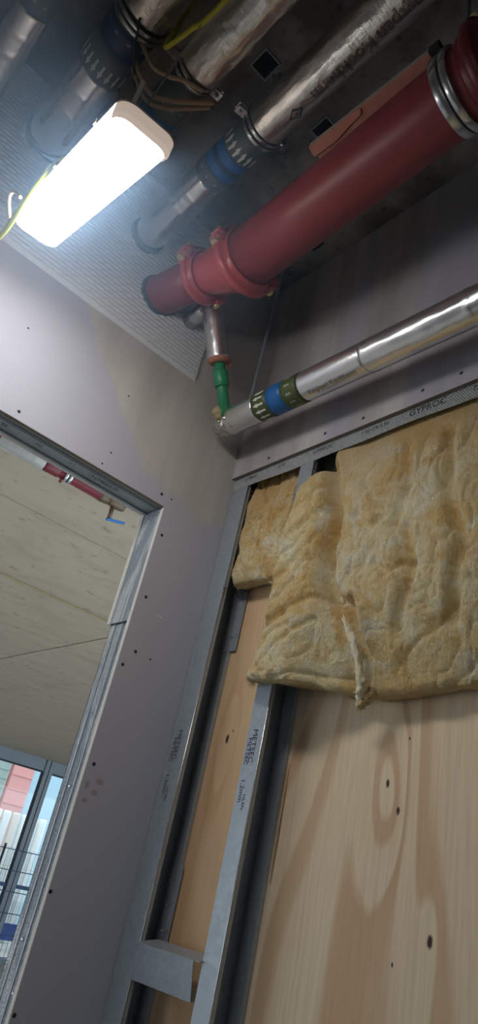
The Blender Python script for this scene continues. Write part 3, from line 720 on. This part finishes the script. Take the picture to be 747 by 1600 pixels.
# P2: left pipe with arrows towards the wall
p2 = thing('insulated_pipe', 'foil wrapped pipe with dark band of arrows pointing to the wall, left of the lamp', 'pipe', (0, 0, 0), gp)
align_y(p2, (.137, .3, 3.195), (.125, YB-.004, 3.193)); r = .060
foil_pipe('foil_sleeve', ly(1.195), 0, r, 'foil', p2, .0009, 5, (ly(1.33), ly(1.26), ly(1.42)))
foil_pipe('foil_sleeve', -2.6, ly(1.0), .064, 'foil_crumple', p2, .002, 6, (ly(.86), ly(.7)))
marker(p2, r, [(ly(1.005), ly(1.04), 'slate'), (ly(1.04), ly(1.105), 'navy'), (ly(1.105), ly(1.195), 'slate')], (ly(1.165), .04, .018, 1, [math.radians(a) for a in range(-205, 30, 19)]))
for a in (-150, -115, -80, -45): text_pipe('band_text', 'II', .014, r, ly(1.06), math.radians(a), 1, 'white', p2)
clamp(p2, ly(1.018), .062, math.radians(12)); ring('wall_collar', -.0115, .023, r-.002, r+.008, 'collar', p2)
hanger('threaded_rod', 'threaded rod holding the pipe with the dark arrow band', .137, 1.018, 3.256)
# P4: pipe between, thick crumpled foil then a band
p4 = thing('insulated_pipe', 'crumpled foil pipe ending at a clamp above the lamp, loose cables beside it', 'pipe', (0, 0, 0), gp)
align_y(p4, (.283, .3, 3.115), (.283, YB-.004, 3.115)); r = .046
foil_pipe('foil_sleeve', -2.6, ly(.955), .056, 'foil_crumple', p4, .0035, 9, (ly(.84), ly(.72)))
foil_pipe('foil_sleeve', ly(1.22), 0, r, 'foil', p4, .0008, 10, (ly(1.34),))
marker(p4, r, [(ly(.955), ly(1.10), 'slate'), (ly(1.10), ly(1.16), 'blue'), (ly(1.16), ly(1.22), 'slate')])
for a in (-150, -115, -80, -45): text_pipe('band_text', 'II', .013, r, ly(1.06), math.radians(a), 1, 'white', p4); 
for a in (-150, -115, -80, -45): text_pipe('band_text', 'II', .013, r, ly(1.185), math.radians(a), 1, 'white', p4)
clamp(p4, ly(.972), .048, math.radians(4)); ring('wall_collar', -.0115, .023, r-.002, r+.007, 'collar', p4)
hanger('threaded_rod', 'threaded rod holding the crumpled foil pipe', .283, .972, 3.165)
# P1: outermost pipe
p1 = thing('insulated_pipe', 'slim foil wrapped pipe at the outer edge, farthest from the red pipe', 'pipe', (0, 0, 0), gp)
align_y(p1, (-.058, .3, 3.12), (-.06, YB-.004, 3.12)); r = .041
foil_pipe('foil_sleeve', ly(1.145), 0, r, 'foil', p1, .0008, 13, (ly(1.21), ly(1.27), ly(1.34)))
foil_pipe('foil_sleeve', -2.6, ly(.95), .045, 'foil_crumple', p1, .002, 14, (ly(.8),))
marker(p1, r, [(ly(.95), ly(1.02), 'slate'), (ly(1.02), ly(1.07), 'blue'), (ly(1.07), ly(1.145), 'slate')])
for a in (-130, -95, -60): text_pipe('band_text', 'II', .012, r, ly(1.11), math.radians(a), 1, 'white', p1)
clamp(p1, ly(.945), .043, 0.1); ring('wall_collar', -.0115, .023, r-.002, r+.006, 'collar', p1)
hanger('threaded_rod', 'threaded rod holding the slim outer foil pipe', -.058, .945, 3.168)

# ------------------------------------------------------------------ red grooved pipe
rp = thing('red_pipe', 'large red painted steel pipe with grooved couplings running into the back wall', 'pipe', (.6, YB, 2.995))
def loc(p): return Vector(p)-Vector((.6, YB, 2.995))
S0, S1 = loc((.600, YB-.004, 2.995)), loc((.622, 1.292, 2.966))
M0, M1 = loc((.655, 1.150, 2.950)), loc((.600, -1.7, 2.950))
tube('stub_pipe', [S0, S0.lerp(S1, .03), S0.lerp(S1, .5), S1], [.0595, .060, .060, .060], 'red', rp, 64)
tube('main_pipe', [M0, M0.lerp(M1, .1), M0.lerp(M1, .5), M1], .078, 'red', rp, 72)
pts, rad = [], []
for i in range(13):
    k = i/12; s = k*k*(3-2*k); pts.append(S1.lerp(M0, k)); rad.append(.059+(.077-.059)*s)
tube('reducer', pts, rad, 'red_gloss', rp, 64)
ring_s = bpy.data.objects.new('wall_seal', None)
tube('wall_seal', [S0-Vector((0, .018, 0)), S0-Vector((0, .013, 0)), S0], [.0612, .0645, .067], 'collar', rp, 48)
def coupling(c, d, r, ang, mat='red_gloss', w=.052, shoulder=.016):
    e = bpy.data.objects.new('coupling', None); C.objects.link(e); e.parent = rp
    d = Vector(d).normalized(); x = d.cross(Vector((0, 0, 1))).normalized(); z = x.cross(d)
    m = Matrix((x, d, z)).transposed().to_4x4(); m.translation = Vector(c); e.matrix_local = m
    s = shoulder
    prof = [(-w/2, r+.0005), (-w/2, r+.005), (-w*.40, r+.009), (-w*.30, r+.008), (-w*.22, r+s*.8), (-w*.12, r+s), (w*.12, r+s), (w*.22, r+s*.8), (w*.30, r+.008), (w*.40, r+.009), (w/2, r+.005), (w/2, r+.0005)]
    ring('housing', 0, w, 0, 0, mat, e, 64, prof)
    for a in (ang, ang+PI):
        R_ = Matrix.Rotation(-a, 3, 'Y')
        for sg in (-1, 1):
            bm = bmesh.new(); bm_box(bm, (r+.002, -.021, sg*.009-.006), (r+.036, .021, sg*.009+.006)); bmesh.ops.bevel(bm, geom=bm.edges[:], offset=.005, segments=3, affect='EDGES')
            for v in bm.verts: v.co = R_ @ v.co
            link('lug', from_bm(bm, 'lug'), mat, e, True)
        cc = R_ @ Vector((r+.023, 0, 0)); ax = R_ @ Vector((0, 0, 1))
        for sg in (-1, 1):
            hexa('nut' if sg < 0 else 'bolt_head', cc+ax*sg*.022, ax, .0115, .012, 'brass', e, 6 if sg < 0 else 12)
        tube('bolt', [cc-ax*.036, cc+ax*.028], .006, 'brass', e, 12)
        # curved lug web swelling out of the housing
        tube('lug_neck', [R_ @ Vector((r+.008, -.012, -.03)), R_ @ Vector((r+.020, -.008, -.018)), R_ @ Vector((r+.026, 0, -.008))], [.006, .008, .006], mat, e, 12)
        tube('lug_neck', [R_ @ Vector((r+.008, .012, .03)), R_ @ Vector((r+.020, .008, .018)), R_ @ Vector((r+.026, 0, .008))], [.006, .008, .006], mat, e, 12)
    return e
dmain = M0-M1
c1 = coupling(S1+Vector((0, .004, 0)), (S0-M0), .061, math.radians(172), w=.044, shoulder=.021)
c2 = coupling(M0-Vector((0, .004, 0)), dmain, .078, math.radians(178), w=.052, shoulder=.026)
pm = M0.lerp(M1, (1.15-.43)/(1.15+1.7))
cl_ = bpy.data.objects.new('steel_band', None); C.objects.link(cl_); cl_.parent = rp; cl_.location = pm+Vector((0, .055, 0))
ring('band_ring', -.010, .016, .0785, .088, 'zinc', cl_, 64); ring('band_ring', .012, .018, .0785, .0855, 'zinc', cl_, 64); ring('band_liner', 0, .030, .078, .0825, 'rubber', cl_, 64)
c3 = coupling(pm-Vector((0, .012, 0)), dmain, .078, math.radians(118), 'red_dark', .06, .022)
hanger('threaded_rod', 'threaded rod holding the large red pipe', float((pm+Vector((.6, YB, 2.995))).x), float((pm+Vector((.6, YB, 2.995))).y)+.055, 3.034)
# hidden smaller red pipe behind the lamp
rs = thing('red_pipe', 'short red pipe mostly hidden behind the lit lamp', 'pipe', (.245, YB-.004, 2.94))
tube('pipe', [(0, 0, 0), (0, -.30, 0), (0, -.42, 0)], .033, 'red', rs, 40); tube('end_cap', [(0, -.42, 0), (0, -.44, 0), (0, -.452, 0)], [.037, .037, .026], 'red_gloss', rs, 40)
ring('cap_collar', -.40, .03, .033, .040, 'red_gloss', rs); ring('wall_collar', -.0115, .023, .033, .039, 'collar', rs)
tube('branch', [(0, -.43, .0), (.03, -.44, .006), (.058, -.445, .01)], [.026, .028, .030], 'red_gloss', rs, 24)

# ------------------------------------------------------------------ branch pipe dropping to the low foil pipe
br = thing('branch_pipe', 'foil and green plastic branch pipe dropping to a foil pipe along the side wall', 'pipe', (0, 0, 0))
T0 = Vector((.722, YB-.006, 2.985)); T1 = Vector((.716, 1.375, 2.998)); B1 = Vector((.880, 1.398, 2.69))
tube('wall_stub', [T0, T0.lerp(T1, .5), T1], .026, 'foil', br, 40, True, crumple(.0012, 60, 21, 1))
dR = (B1-T1).normalized(); fo_end = T1.lerp(B1, .53)
tube('drop_sleeve', [T1-dR*.02, T1-dR*.012]+[T1.lerp(B1, k) for k in np.linspace(.02, .53, 24)], [.022, .031]+[.0335]*24, 'foil_smooth', br, 48, True, crumple(.0011, 50, 22, 1))
def tangents(d):
    d = d.normalized(); a = d.cross(Vector((0, 1, 0))).normalized(); return a, d.cross(a)
tube('sleeve_foam', [fo_end-dR*.004, fo_end+dR*.004, fo_end+dR*.010], [.0342, .034, .028], 'foam', br, 40, True, crumple(.003, 120, 23, 1))
a_, b_ = tangents(dR)
blob('torn_foam', [fo_end+a_*.028+b_*.01, fo_end+a_*.033+b_*.012+dR*.012, fo_end+a_*.029+b_*.014+dR*.022], [.010, .009, .003], 'foam', br, 12, crumple(.004, 120, 24, 1))
g0, g1 = fo_end-dR*.01, B1+dR*.01
tube('green_pipe', [g0, g0.lerp(g1, .5), g1], .0165, 'green', br, 32)
gc = fo_end.lerp(B1, .36)
tube('green_coupling', [gc-dR*.024, gc-dR*.021, gc, gc+dR*.021, gc+dR*.024], [.0205, .0225, .0225, .0225, .0205], 'green', br, 40)
for s in (-1, 1): box('weld_bead', (-.0015, -.0015, -.02), (.0015, .0015, .02), 'green', br, .0006).matrix_local = Matrix.Translation(fo_end.lerp(B1, .15 if s < 0 else .72)-a_*.0150*s*.3+b_*(-.0155)) @ dR.to_track_quat('Z', 'Y').to_matrix().to_4x4()
L0 = Vector((.912, 1.43, 2.684)); L1 = Vector((.900, -1.7, 2.580)); dL = (L0-L1).normalized()
# elbow: crumpled foil ball and torn foam
blob('foil_elbow', [L0+dL*.030+Vector((-.004, 0, .012)), L0+dL*.022, L0+dL*.004, L0-dL*.03, L0-dL*.06], [.012, .030, .039, .0405, .0395], 'foil_crumple', br, 48, crumple(.010, 60, 31, 1))
blob('foam_plug', [B1-dR*.012+Vector((-.012, .012, .008)), B1+Vector((-.016, .014, 0)), B1+dR*.018+Vector((-.014, .012, -.004))], [.010, .019, .012], 'tan_foam', br, 24, crumple(.007, 70, 32, 1))
blob('crumpled_foil', [B1+dR*.018+Vector((-.012, .014, .002)), B1+dR*.032+Vector((-.004, .010, -.006)), B1+dR*.04+Vector((.01, .0, -.006))], [.009, .016, .009], 'foil_crumple', br, 24, crumple(.010, 90, 33, 1))
lp = bpy.data.objects.new('low_pipe', None); C.objects.link(lp); lp.parent = br
align_y(lp, L1, L0)
ylow = lambda y: (y-L0.y)
RL = .0405
foil_pipe('foil_sleeve', ylow(1.272), -.02, RL, 'foil_smooth', lp, .0012, 41, ())
foil_pipe('foil_sleeve', ylow(.885), ylow(1.098), RL, 'foil_smooth', lp, .0008, 42, ())
foil_pipe('foil_sleeve', -3.0, ylow(.887), RL+.0012, 'foil_smooth', lp, .0014, 43, (ylow(.60), ylow(.35)))
marker(lp, RL, [(ylow(1.272), ylow(1.212), 'olive'), (ylow(1.212), ylow(1.155), 'blue'), (ylow(1.155), ylow(1.098), 'olive')], (ylow(1.243), .040, .016, 1, [math.radians(a) for a in range(-220, 60, 26)]))
for a in range(-200, 40, 34): text_pipe('band_text', 'NNE', .009, RL, ylow(1.128), math.radians(a), 1, 'white', lp)
text_pipe('printed_name', 'Kingspan Kooltherm', .019, RL, ylow(.99), math.radians(-102), -1, 'ink_foil', lp, .0003, 1, .002)
hanger('threaded_rod', 'slim threaded rod dropping from the slab to the low foil pipe', .958, 1.402, 2.728)

# ------------------------------------------------------------------ pink board offcut lying on the red pipe
oc = thing('board_offcut', 'torn pink plasterboard offcut lying along the top of the red pipe', 'plasterboard', (.635, .68, 3.0295))
Rz = Matrix.Rotation(.03, 3, 'Z')
def offc(name, a, b, mat):
    return box(name, a, b, mat, oc, .0006, Rz)
offc('board_core', (-.073, -.16, .0012), (.05, .16, .0135), 'pink_core')
offc('pink_face', (-.073, -.16, 0), (.05, .16, .0012), 'pink')
tp = prism('torn_paper', [(-.074, .160), (-.074, .03), (-.070, .012), (-.060, .018), (-.054, .06), (-.046, .10), (-.048, .165)], 'z', -.0035, -.0008, 'pink', oc)
for v in tp.data.vertices: v.co = Rz @ (Matrix.Rotation(.10, 3, 'Y') @ v.co)+Vector((0, 0, -.0075))
offc('rubber_stop', (-.075, -.185, -.004), (-.035, -.161, .016), 'rubber')

# ------------------------------------------------------------------ lamp
LW, LL = .109, .56
lamp = thing('bulkhead_lamp', 'long rectangular lit lamp hanging askew below the pipes', 'lamp', (.181, 1.024, 2.614))
lamp.rotation_euler = (0, 0, 0)
def rotm(yaw, pit, rol): return Matrix.Rotation(yaw, 3, 'Z') @ Matrix.Rotation(pit, 3, 'X') @ Matrix.Rotation(rol, 3, 'Y')
ml = rotm(.01, .283, -.077).to_4x4(); ml.translation = Vector((.181, 1.02, 2.624)); lamp.matrix_world = ml
def rrect(w, l, r, n=6):
    p = []
    for cx_, cy_, a0 in ((w/2-r, l/2-r, 0), (-w/2+r, l/2-r, PI/2), (-w/2+r, -l/2+r, PI), (w/2-r, -l/2+r, 1.5*PI)):
        for k in range(n+1): a = a0+PI/2*k/n; p.append((cx_+r*math.cos(a), cy_+r*math.sin(a)))
    return p
def loft(name, rings, mat, parent, smooth_=True):
    bm = bmesh.new(); rows = [[bm.verts.new((x, y, z)) for x, y in rrect(w, l, r)] for w, l, r, z in rings]; n = len(rows[0])
    for a, b in zip(rows[:-1], rows[1:]):
        for k in range(n): bm.faces.new((a[k], a[(k+1) % n], b[(k+1) % n], b[k]))
    bm.faces.new(rows[0][::-1]); bm.faces.new(rows[-1])
    return link(name, from_bm(bm, name), mat, parent, smooth_)
loft('housing', [(LW-.05, LL-.09, .016, .040), (LW-.04, LL-.08, .018, .036), (LW-.030, LL-.030, .020, .016), (LW+.004, LL+.0, .027, .0145), (LW+.005, LL+.001, .027, .0105), (LW-.004, LL-.006, .025, .010)], 'housing', lamp, False)
loft('diffuser', [(LW-.004, LL-.010, .026, .0095), (LW-.003, LL-.008, .026, .004), (LW-.003, LL-.010, .026, -.006), (LW-.010, LL-.024, .023, -.016), (LW-.024, LL-.04, .018, -.021), (LW-.05, LL-.07, .012, -.0225)], 'lens', lamp)
def end_cap(sgn):
    o_ = [p for p in rrect(LW+.003, LL+.004, .028, 8)]; i_ = [p for p in rrect(LW-.001, LL-.001, .026, 8)]
    k_ = [k for k in range(len(o_)) if o_[k][1]*sgn > LL/2-.034]
    k_.sort(key=lambda k: math.atan2(o_[k][1]-sgn*(LL/2-.04), o_[k][0])*sgn)
    bm = bmesh.new(); rows = []
    for k in k_: rows.append([bm.verts.new((*q, z)) for q, z in ((i_[k], .0102), (o_[k], .0098), (o_[k], -.010), ((i_[k][0]*.97, i_[k][1]-sgn*.007), -.0155), (i_[k], -.006))])
    for a, b in zip(rows[:-1], rows[1:]):
        for m in range(5): bm.faces.new((a[m], b[m], b[(m+1) % 5], a[(m+1) % 5]))
    bm.faces.new(rows[0]); bm.faces.new(rows[-1][::-1])
    link('end_cap', from_bm(bm, 'end_cap'), 'rim_lit', lamp)
end_cap(-1)
for sx in (-1, 1):
    for yy in (-.17, 0.02, .17):
        box('cover_clip', (sx*LW/2-.006, yy-.006, .012), (sx*LW/2+.001, yy+.006, .022), 'housing', lamp, .0012)
for (x, y, a, l) in ((-.016, .155, .5, .013), (.020, .085, .3, .007), (.028, .2, .9, .010)):
    box('scratch', (x-l/2, y-.0016, -.0236), (x+l/2, y+.0016, -.0222), 'rubber', lamp, 0, Matrix.Rotation(a, 3, 'Z'), (x, y, -.018))
mi = ml.inverted()
def L(p): return mi @ Vector(p)
tube('hanging_wire', [Vector((0, .17, .043)), L((.18, 1.18, 2.85)), L((.196, 1.18, 3.13)), L((.15, 1.18, 3.262)), L((.06, 1.18, 3.19))], .0016, 'zinc', lamp, 8)
tube('hanging_wire', [Vector((0, -.17, .043)), L((.19, .84, 2.75)), L((.222, .84, 3.10)), L((.283, .84, 3.176)), L((.345, .84, 3.115))], .0016, 'zinc', lamp, 8)
box('white_tie', (-.030, -.232, .045), (-.023, -.226, .10), 'white', lamp, .001)

# ------------------------------------------------------------------ cables
def smooth_path(P, n=10):
    P = [Vector(p) for p in P]; Q = [P[0]*2-P[1]]+P+[P[-1]*2-P[-2]]; out = []
    for i in range(1, len(Q)-2):
        for k in range(n):
            t_ = k/n; a, b, c, d = Q[i-1], Q[i], Q[i+1], Q[i+2]
            out.append(.5*((2*b)+(c-a)*t_+(2*a-5*b+4*c-d)*t_*t_+(3*b-a-3*c+d)*t_**3))
    out.append(P[-1]); return out
tag(tube('cable', smooth_path([(.232, .30, 3.035), (.222, .773, 3.045), (.207, .863, 3.04), (.195, .925, 3.045), (.196, .965, 3.10), (.205, .972, 3.22), (.21, .97, ZC)]), .0055, 'yellow', None, 14), 'yellow cable dropping along the foil pipes near the slab', 'cable', 'yellow cables')
tag(tube('cable', smooth_path([(.165, 1.02, 2.665), (.138, 1.025, 2.668), (.122, 1.06, 2.662), (.120, 1.19, 2.66), (.122, 1.329, 2.655), (.08, 1.455, 2.625), (-.02, 1.488, 2.57), (-.4, 1.489, 2.45)]), .0058, 'yellow', None, 14), 'yellow cable leaving the lamp housing towards the wall', 'cable', 'yellow cables')
tag(tube('cable', smooth_path([(.16, 1.02, 3.12), (.20, .998, 3.055), (.235, .98, 3.045), (.262, .965, 3.05), (.31, .955, 3.06)]), .005, 'brown', None, 12), 'short brown cable looped over the clamp above the lamp', 'cable', 'brown cables by the clamp')
tag(tube('cable', smooth_path([(.17, 1.07, 3.13), (.225, 1.045, 3.045), (.262, 1.015, 3.03), (.30, .992, 3.045), (.35, .975, 3.09)]), .006, 'brown', None, 12), 'thicker brown cable curving under the banded pipe above the lamp', 'cable', 'brown cables by the clamp')
tag(tube('cable', smooth_path([(.175, 1.09, 3.13), (.228, 1.062, 3.04), (.268, 1.03, 3.022), (.305, 1.005, 3.04), (.352, .99, 3.09)]), .005, 'brown', None, 12), 'brown cable curving lowest under the banded pipe, nearest the lamp', 'cable', 'brown cables by the clamp')
tag(tube('cable', smooth_path([(.118, .98, 3.24), (.125, .985, 3.13), (.14, 1.01, 3.118), (.15, 1.04, 3.12), (.2, 1.1, 3.1)]), .0028, 'rubber', None, 10), 'thin black cable drooping over the ringed foil pipe', 'cable')
tag(tube('cable', smooth_path([(.110, 1.20, 2.675), (.095, 1.225, 2.70), (.096, 1.25, 2.70), (.116, 1.265, 2.668)]), .0038, 'brown', None, 10), 'little brown cable loop beside the far end of the lamp', 'cable')

# ------------------------------------------------------------------ cast-in sockets in the slab
for i, (x, y, lb) in enumerate(((.445, .97, 'dark cast-in socket in the slab between two foil pipes'), (.68, .967, 'dark cast-in socket in the slab beside the pink offcut'), (.945, 1.245, 'dark cast-in socket in the slab near the side wall'))):
    s = thing('cast_in_socket', lb, 'socket', (x, y, ZC), 'cast-in sockets in the slab')
    boxes('rim', [((-.028, -.032, -.006), (-.024, .032, 0)), ((.024, -.032, -.006), (.028, .032, 0)), ((-.024, -.032, -.006), (.024, -.028, 0)), ((-.024, .028, -.006), (.024, .032, 0))], 'galv', s)
    box('opening', (-.024, -.028, -.0012), (.024, .028, -.0002), 'dark_hole', s)

# ------------------------------------------------------------------ the hall beyond the doorway
hc = struct(box('ceiling', (-14, 1.612, ZC+.012), (26, 18.6, ZC+.25), 'grime'), 'pale concrete hall ceiling with board joints seen through the doorway', 'ceiling')
ysj = [1.612, 2.72, 4.2, 5.7, 7.15, 8.6, 10.05, 11.5, 12.95, 14.4, 15.85, 17.2, 18.6]; xj = [-14, -7.2, -2.0, 3.2, 8.4, 13.6, 26]
pm_cache = {}
for i in range(len(ysj)-1):
    for j in range(len(xj)-1):
        w_, l_ = xj[j+1]-xj[j]-.02, ysj[i+1]-ysj[i]-.02
        key = (round(w_, 3), round(l_, 3))
        if key not in pm_cache:
            bm = bmesh.new(); bm_box(bm, (-w_/2, -l_/2, 0), (w_/2, l_/2, .012)); pm_cache[key] = from_bm(bm, 'panel'); pm_cache[key].materials.append(MT['conc_hall'])
        o = bpy.data.objects.new('panel', pm_cache[key]); C.objects.link(o); o.parent = hc
        o.location = ((xj[j]+xj[j+1])/2, (ysj[i]+ysj[i+1])/2, ZC+random.uniform(-.003, .0))
tag(tube('cable', [(-3, 5.62, ZC-.012), (.5, 5.62, ZC-.016), (2, 5.63, ZC-.012), (3.6, 5.62, ZC-.014), (12, 5.62, ZC-.012)], .0055, 'straw', None, 8), 'straw coloured cable running along the hall ceiling joint', 'cable')
struct(box('floor', (-14, 1.614, HALL_F-.2), (26, 60, HALL_F), 'conc_floor'), 'pale concrete hall floor and yard beyond the doorway', 'floor')
struct(box('floor', (-22, -12, -.25), (-1.5, 1.55, -.02), 'conc_floor'), 'pale concrete yard added outside the unseen daylight doorway', 'floor')  # unseen slab added to keep sky light from entering from below
# hall pipe with valve
hp = thing('sprinkler_pipe', 'red pipe with clear sleeve and brass valve seen over the doorway', 'pipe', (0, 3.02, 3.115))
tube('pipe', [(-3, 0, 0), (0, 0, 0), (1.30, 0, 0)], .030, 'red_dark', hp, 32)
tube('pipe_end', [(-.5, 0, 0), (.70, 0, 0)], .034, 'red', hp, 32)
tube('clear_sleeve', [(.70, 0, 0), (.705, 0, 0), (.90, 0, 0), (.945, 0, 0), (.95, 0, 0)], [.034, .040, .040, .040, .036], 'sleeve', hp, 32)
for x in (.75, .82, .89): tube('sleeve_ring', [(x-.0015, 0, 0), (x+.0015, 0, 0)], .0408, 'sleeve', hp, 32)
tube('pipe_collar', [(.95, 0, 0), (.965, 0, 0), (1.03, 0, 0), (1.04, 0, 0)], [.034, .036, .034, .031], 'red_dark', hp, 32)
for x in (1.075, 1.098): tube('strap', [(x-.008, 0, 0), (x+.008, 0, 0)], .037, 'zinc', hp, 32)
tube('strap_lug', [(1.06, -.01, -.03), (1.055, -.012, -.055)], .008, 'red_dark', hp, 10)
tube('bushing', [(1.28, 0, 0), (1.30, 0, 0), (1.34, 0, 0)], [.031, .034, .030], 'brass_dull', hp, 8)
tube('valve_body', [(1.33, 0, 0), (1.36, 0, 0), (1.39, 0, 0), (1.42, 0, 0), (1.44, 0, 0)], [.022, .027, .030, .026, .023], 'brass_dull', hp, 24)
tube('valve_stem', [(1.375, 0, -.02), (1.375, -.005, -.065), (1.373, -.008, -.10)], [.013, .011, .012], 'brass_dull', hp, 16)
box('valve_handle', (1.36, -.018, -.112), (1.47, .002, -.100), 'blue', hp, .004, Matrix.Rotation(-.25, 3, 'Y'), (1.375, -.008, -.104))
for x in (-.6, .3, 1.15): tube('drop_rod', [(x, 0, .02), (x, 0, ZC-3.115)], .005, 'zinc', hp, 8)
# glazed facade
YW = 18.3
win = struct(thing('window_1', 'tall grey framed glazing at the far side of the hall', 'window'))
for i, xm in enumerate((1.9, 5.5, 9.055, 12.6, 16.2)):
    box('mullion', (xm-.12, YW-.08, HALL_F), (xm-.015, YW+.08, ZC), 'frame', win); box('mullion', (xm+.015, YW-.08, HALL_F), (xm+.12, YW+.08, ZC), 'frame', win)
    box('mullion_gap', (xm-.015, YW-.06, HALL_F), (xm+.015, YW+.06, ZC), 'frame_dark', win)
    box('gasket', (xm-.17, YW-.03, HALL_F), (xm-.12, YW+.03, 3.07), 'frame_dark', win)
    if i < 4:
        a, b = xm+.12, (5.5, 9.055, 12.6, 16.2)[i]-.17
        box('head_panel', (a, YW-.07, 3.09), (b, YW+.07, ZC), 'frame', win); box('head_gasket', (a, YW-.072, 3.05), (b, YW+.05, 3.09), 'frame_dark', win)
        box('transom', (a, YW-.06, .30), (b, YW+.06, .385), 'fence', win)
        box('pane', (a, YW-.01, .385), (b, YW+.002, 3.05), 'glass', win); box('pane', (a, YW-.01, HALL_F+.1), (b, YW+.002, .30), 'glass', win)
        box('sill_rail', (a, YW-.06, HALL_F), (b, YW+.06, HALL_F+.1), 'frame', win)
# mesh fence just inside the glazing
fe = thing('mesh_fence', 'blue grey wire mesh fence standing before the far glazing', 'fence', (0, 17.4, HALL_F))
for x in (5.9, 8.15, 10.4): tube('post', [(x, 0, 0), (x, 0, 2.55)], .03, 'fence', fe, 10)
for k in range(6): tube('wire', [(5.9, 0, .25+.44*k), (10.4, 0, .25+.44*k)], .010, 'fence', fe, 6)
wmm = tube_mesh('wire', [(0, 0, .05), (0, 0, 2.45)], .006, 6); wmm.materials.append(MT['fence'])
for k in range(36):
    o = bpy.data.objects.new('wire', wmm); C.objects.link(o); o.parent = fe; o.location = (6.02+.125*k, .012, 0)
# outside: cladding and stacked sheeting
def clad(name, label, x0, x1, z0, z1, y, mat, ribs=6, horiz=True):
    e = thing(name, label, 'building panel', (x0, y, z0))
    box('wall', (0, 0, 0), (x1-x0, .3, z1-z0), mat, e)
    for k in range(1, ribs):
        if horiz: box('rib', (0, -.03, (z1-z0)*k/ribs-.02), (x1-x0, 0, (z1-z0)*k/ribs+.02), mat, e)
        else: box('rib', ((x1-x0)*k/ribs-.04, -.04, 0), ((x1-x0)*k/ribs+.04, 0, z1-z0), mat, e)
    return e
yo = 24.0; sc_ = yo/YW
def xo(x): return x*sc_
def zo(z): return 1.5+(z-1.5)*sc_
clad('cladding_panel', 'grey green louvred cladding outside the far glazing', xo(3.0), xo(8.0), HALL_F, zo(4.2), yo, 'out_grey', 22)
clad('cladding_panel', 'pink cladding panel outside the far glazing', xo(8.07), xo(8.66), HALL_F, zo(4.2), yo-.1, 'out_pink', 14)
clad('cladding_panel', 'pale blue cladding panel outside, right of the pink panel', xo(8.67), xo(14.0), HALL_F, zo(4.2), yo, 'out_blue', 3, False)
yt = 21.5; st_ = yt/YW
for i in range(9):
    x = (7.3+.26*i)*st_; c = ('out_cream', 'out_white', 'out_cream', 'out_white', 'out_white')[i % 5]
    o = tube('sheet_roll', [(x, yt, HALL_F), (x, yt, HALL_F+.03), (x, yt, 1.5+(1.92-1.5)*st_), (x, yt, 1.5+(1.96-1.5)*st_)], [.11, .125, .125, .105], c, None, 20)
    tag(o, 'tall %s sheeting roll standing in a row outside the far glazing' % ('cream' if c == 'out_cream' else 'white'), 'roll', 'pale rolls standing outside the glazing')
bp_ = thing('blue_barrier', 'deep blue barrier low outside the far glazing', 'barrier', (8.6*1.1, 20.3, HALL_F))
box('panel', (-1.5, 0, .22), (2.4, .06, .62), 'out_deep', bp_, .01)
for x in (-1.2, .4, 2.1): box('foot', (x, -.25, 0), (x+.08, .3, .22), 'out_white', bp_, .01)

# ------------------------------------------------------------------ scattering haze added to imitate bluish lens glare around the lamp
bm = bmesh.new(); bmesh.ops.create_uvsphere(bm, u_segments=32, v_segments=16, radius=1.0)
hz = link('glare_haze', from_bm(bm, 'glare_haze'), None)
hz.location = (.10, .98, 2.80); hz.scale = (.74, .515, .575)
hm = bpy.data.materials.new('glare_haze'); hm.use_nodes = True; nt = hm.node_tree; nt.nodes.remove(nt.nodes['Principled BSDF'])
def nn(t_, **k):
    x = nt.nodes.new('ShaderNode'+t_)
    for a, b in k.items(): setattr(x, a, b)
    return x
tc_ = nn('TexCoord'); ln_ = nn('VectorMath', operation='LENGTH'); nt.links.new(tc_.outputs['Object'], ln_.inputs[0])
mr_ = nn('MapRange', interpolation_type='SMOOTHSTEP'); nt.links.new(ln_.outputs['Value'], mr_.inputs['Value'])
mr_.inputs['From Min'].default_value = .15; mr_.inputs['From Max'].default_value = 1.0; mr_.inputs['To Min'].default_value = GLARE_HAZE; mr_.inputs['To Max'].default_value = 0.0
vs_ = nn('VolumeScatter'); vs_.inputs['Color'].default_value = (.42, .66, 1.0, 1); vs_.inputs['Anisotropy'].default_value = .0
nt.links.new(mr_.outputs[0], vs_.inputs['Density'])
nt.links.new(vs_.outputs[0], nt.nodes['Material Output'].inputs['Volume']); hz.data.materials.append(hm)
tag(hz, 'thin bluish haze added around the lamp to imitate lens glare', 'haze'); hz['kind'] = 'stuff'
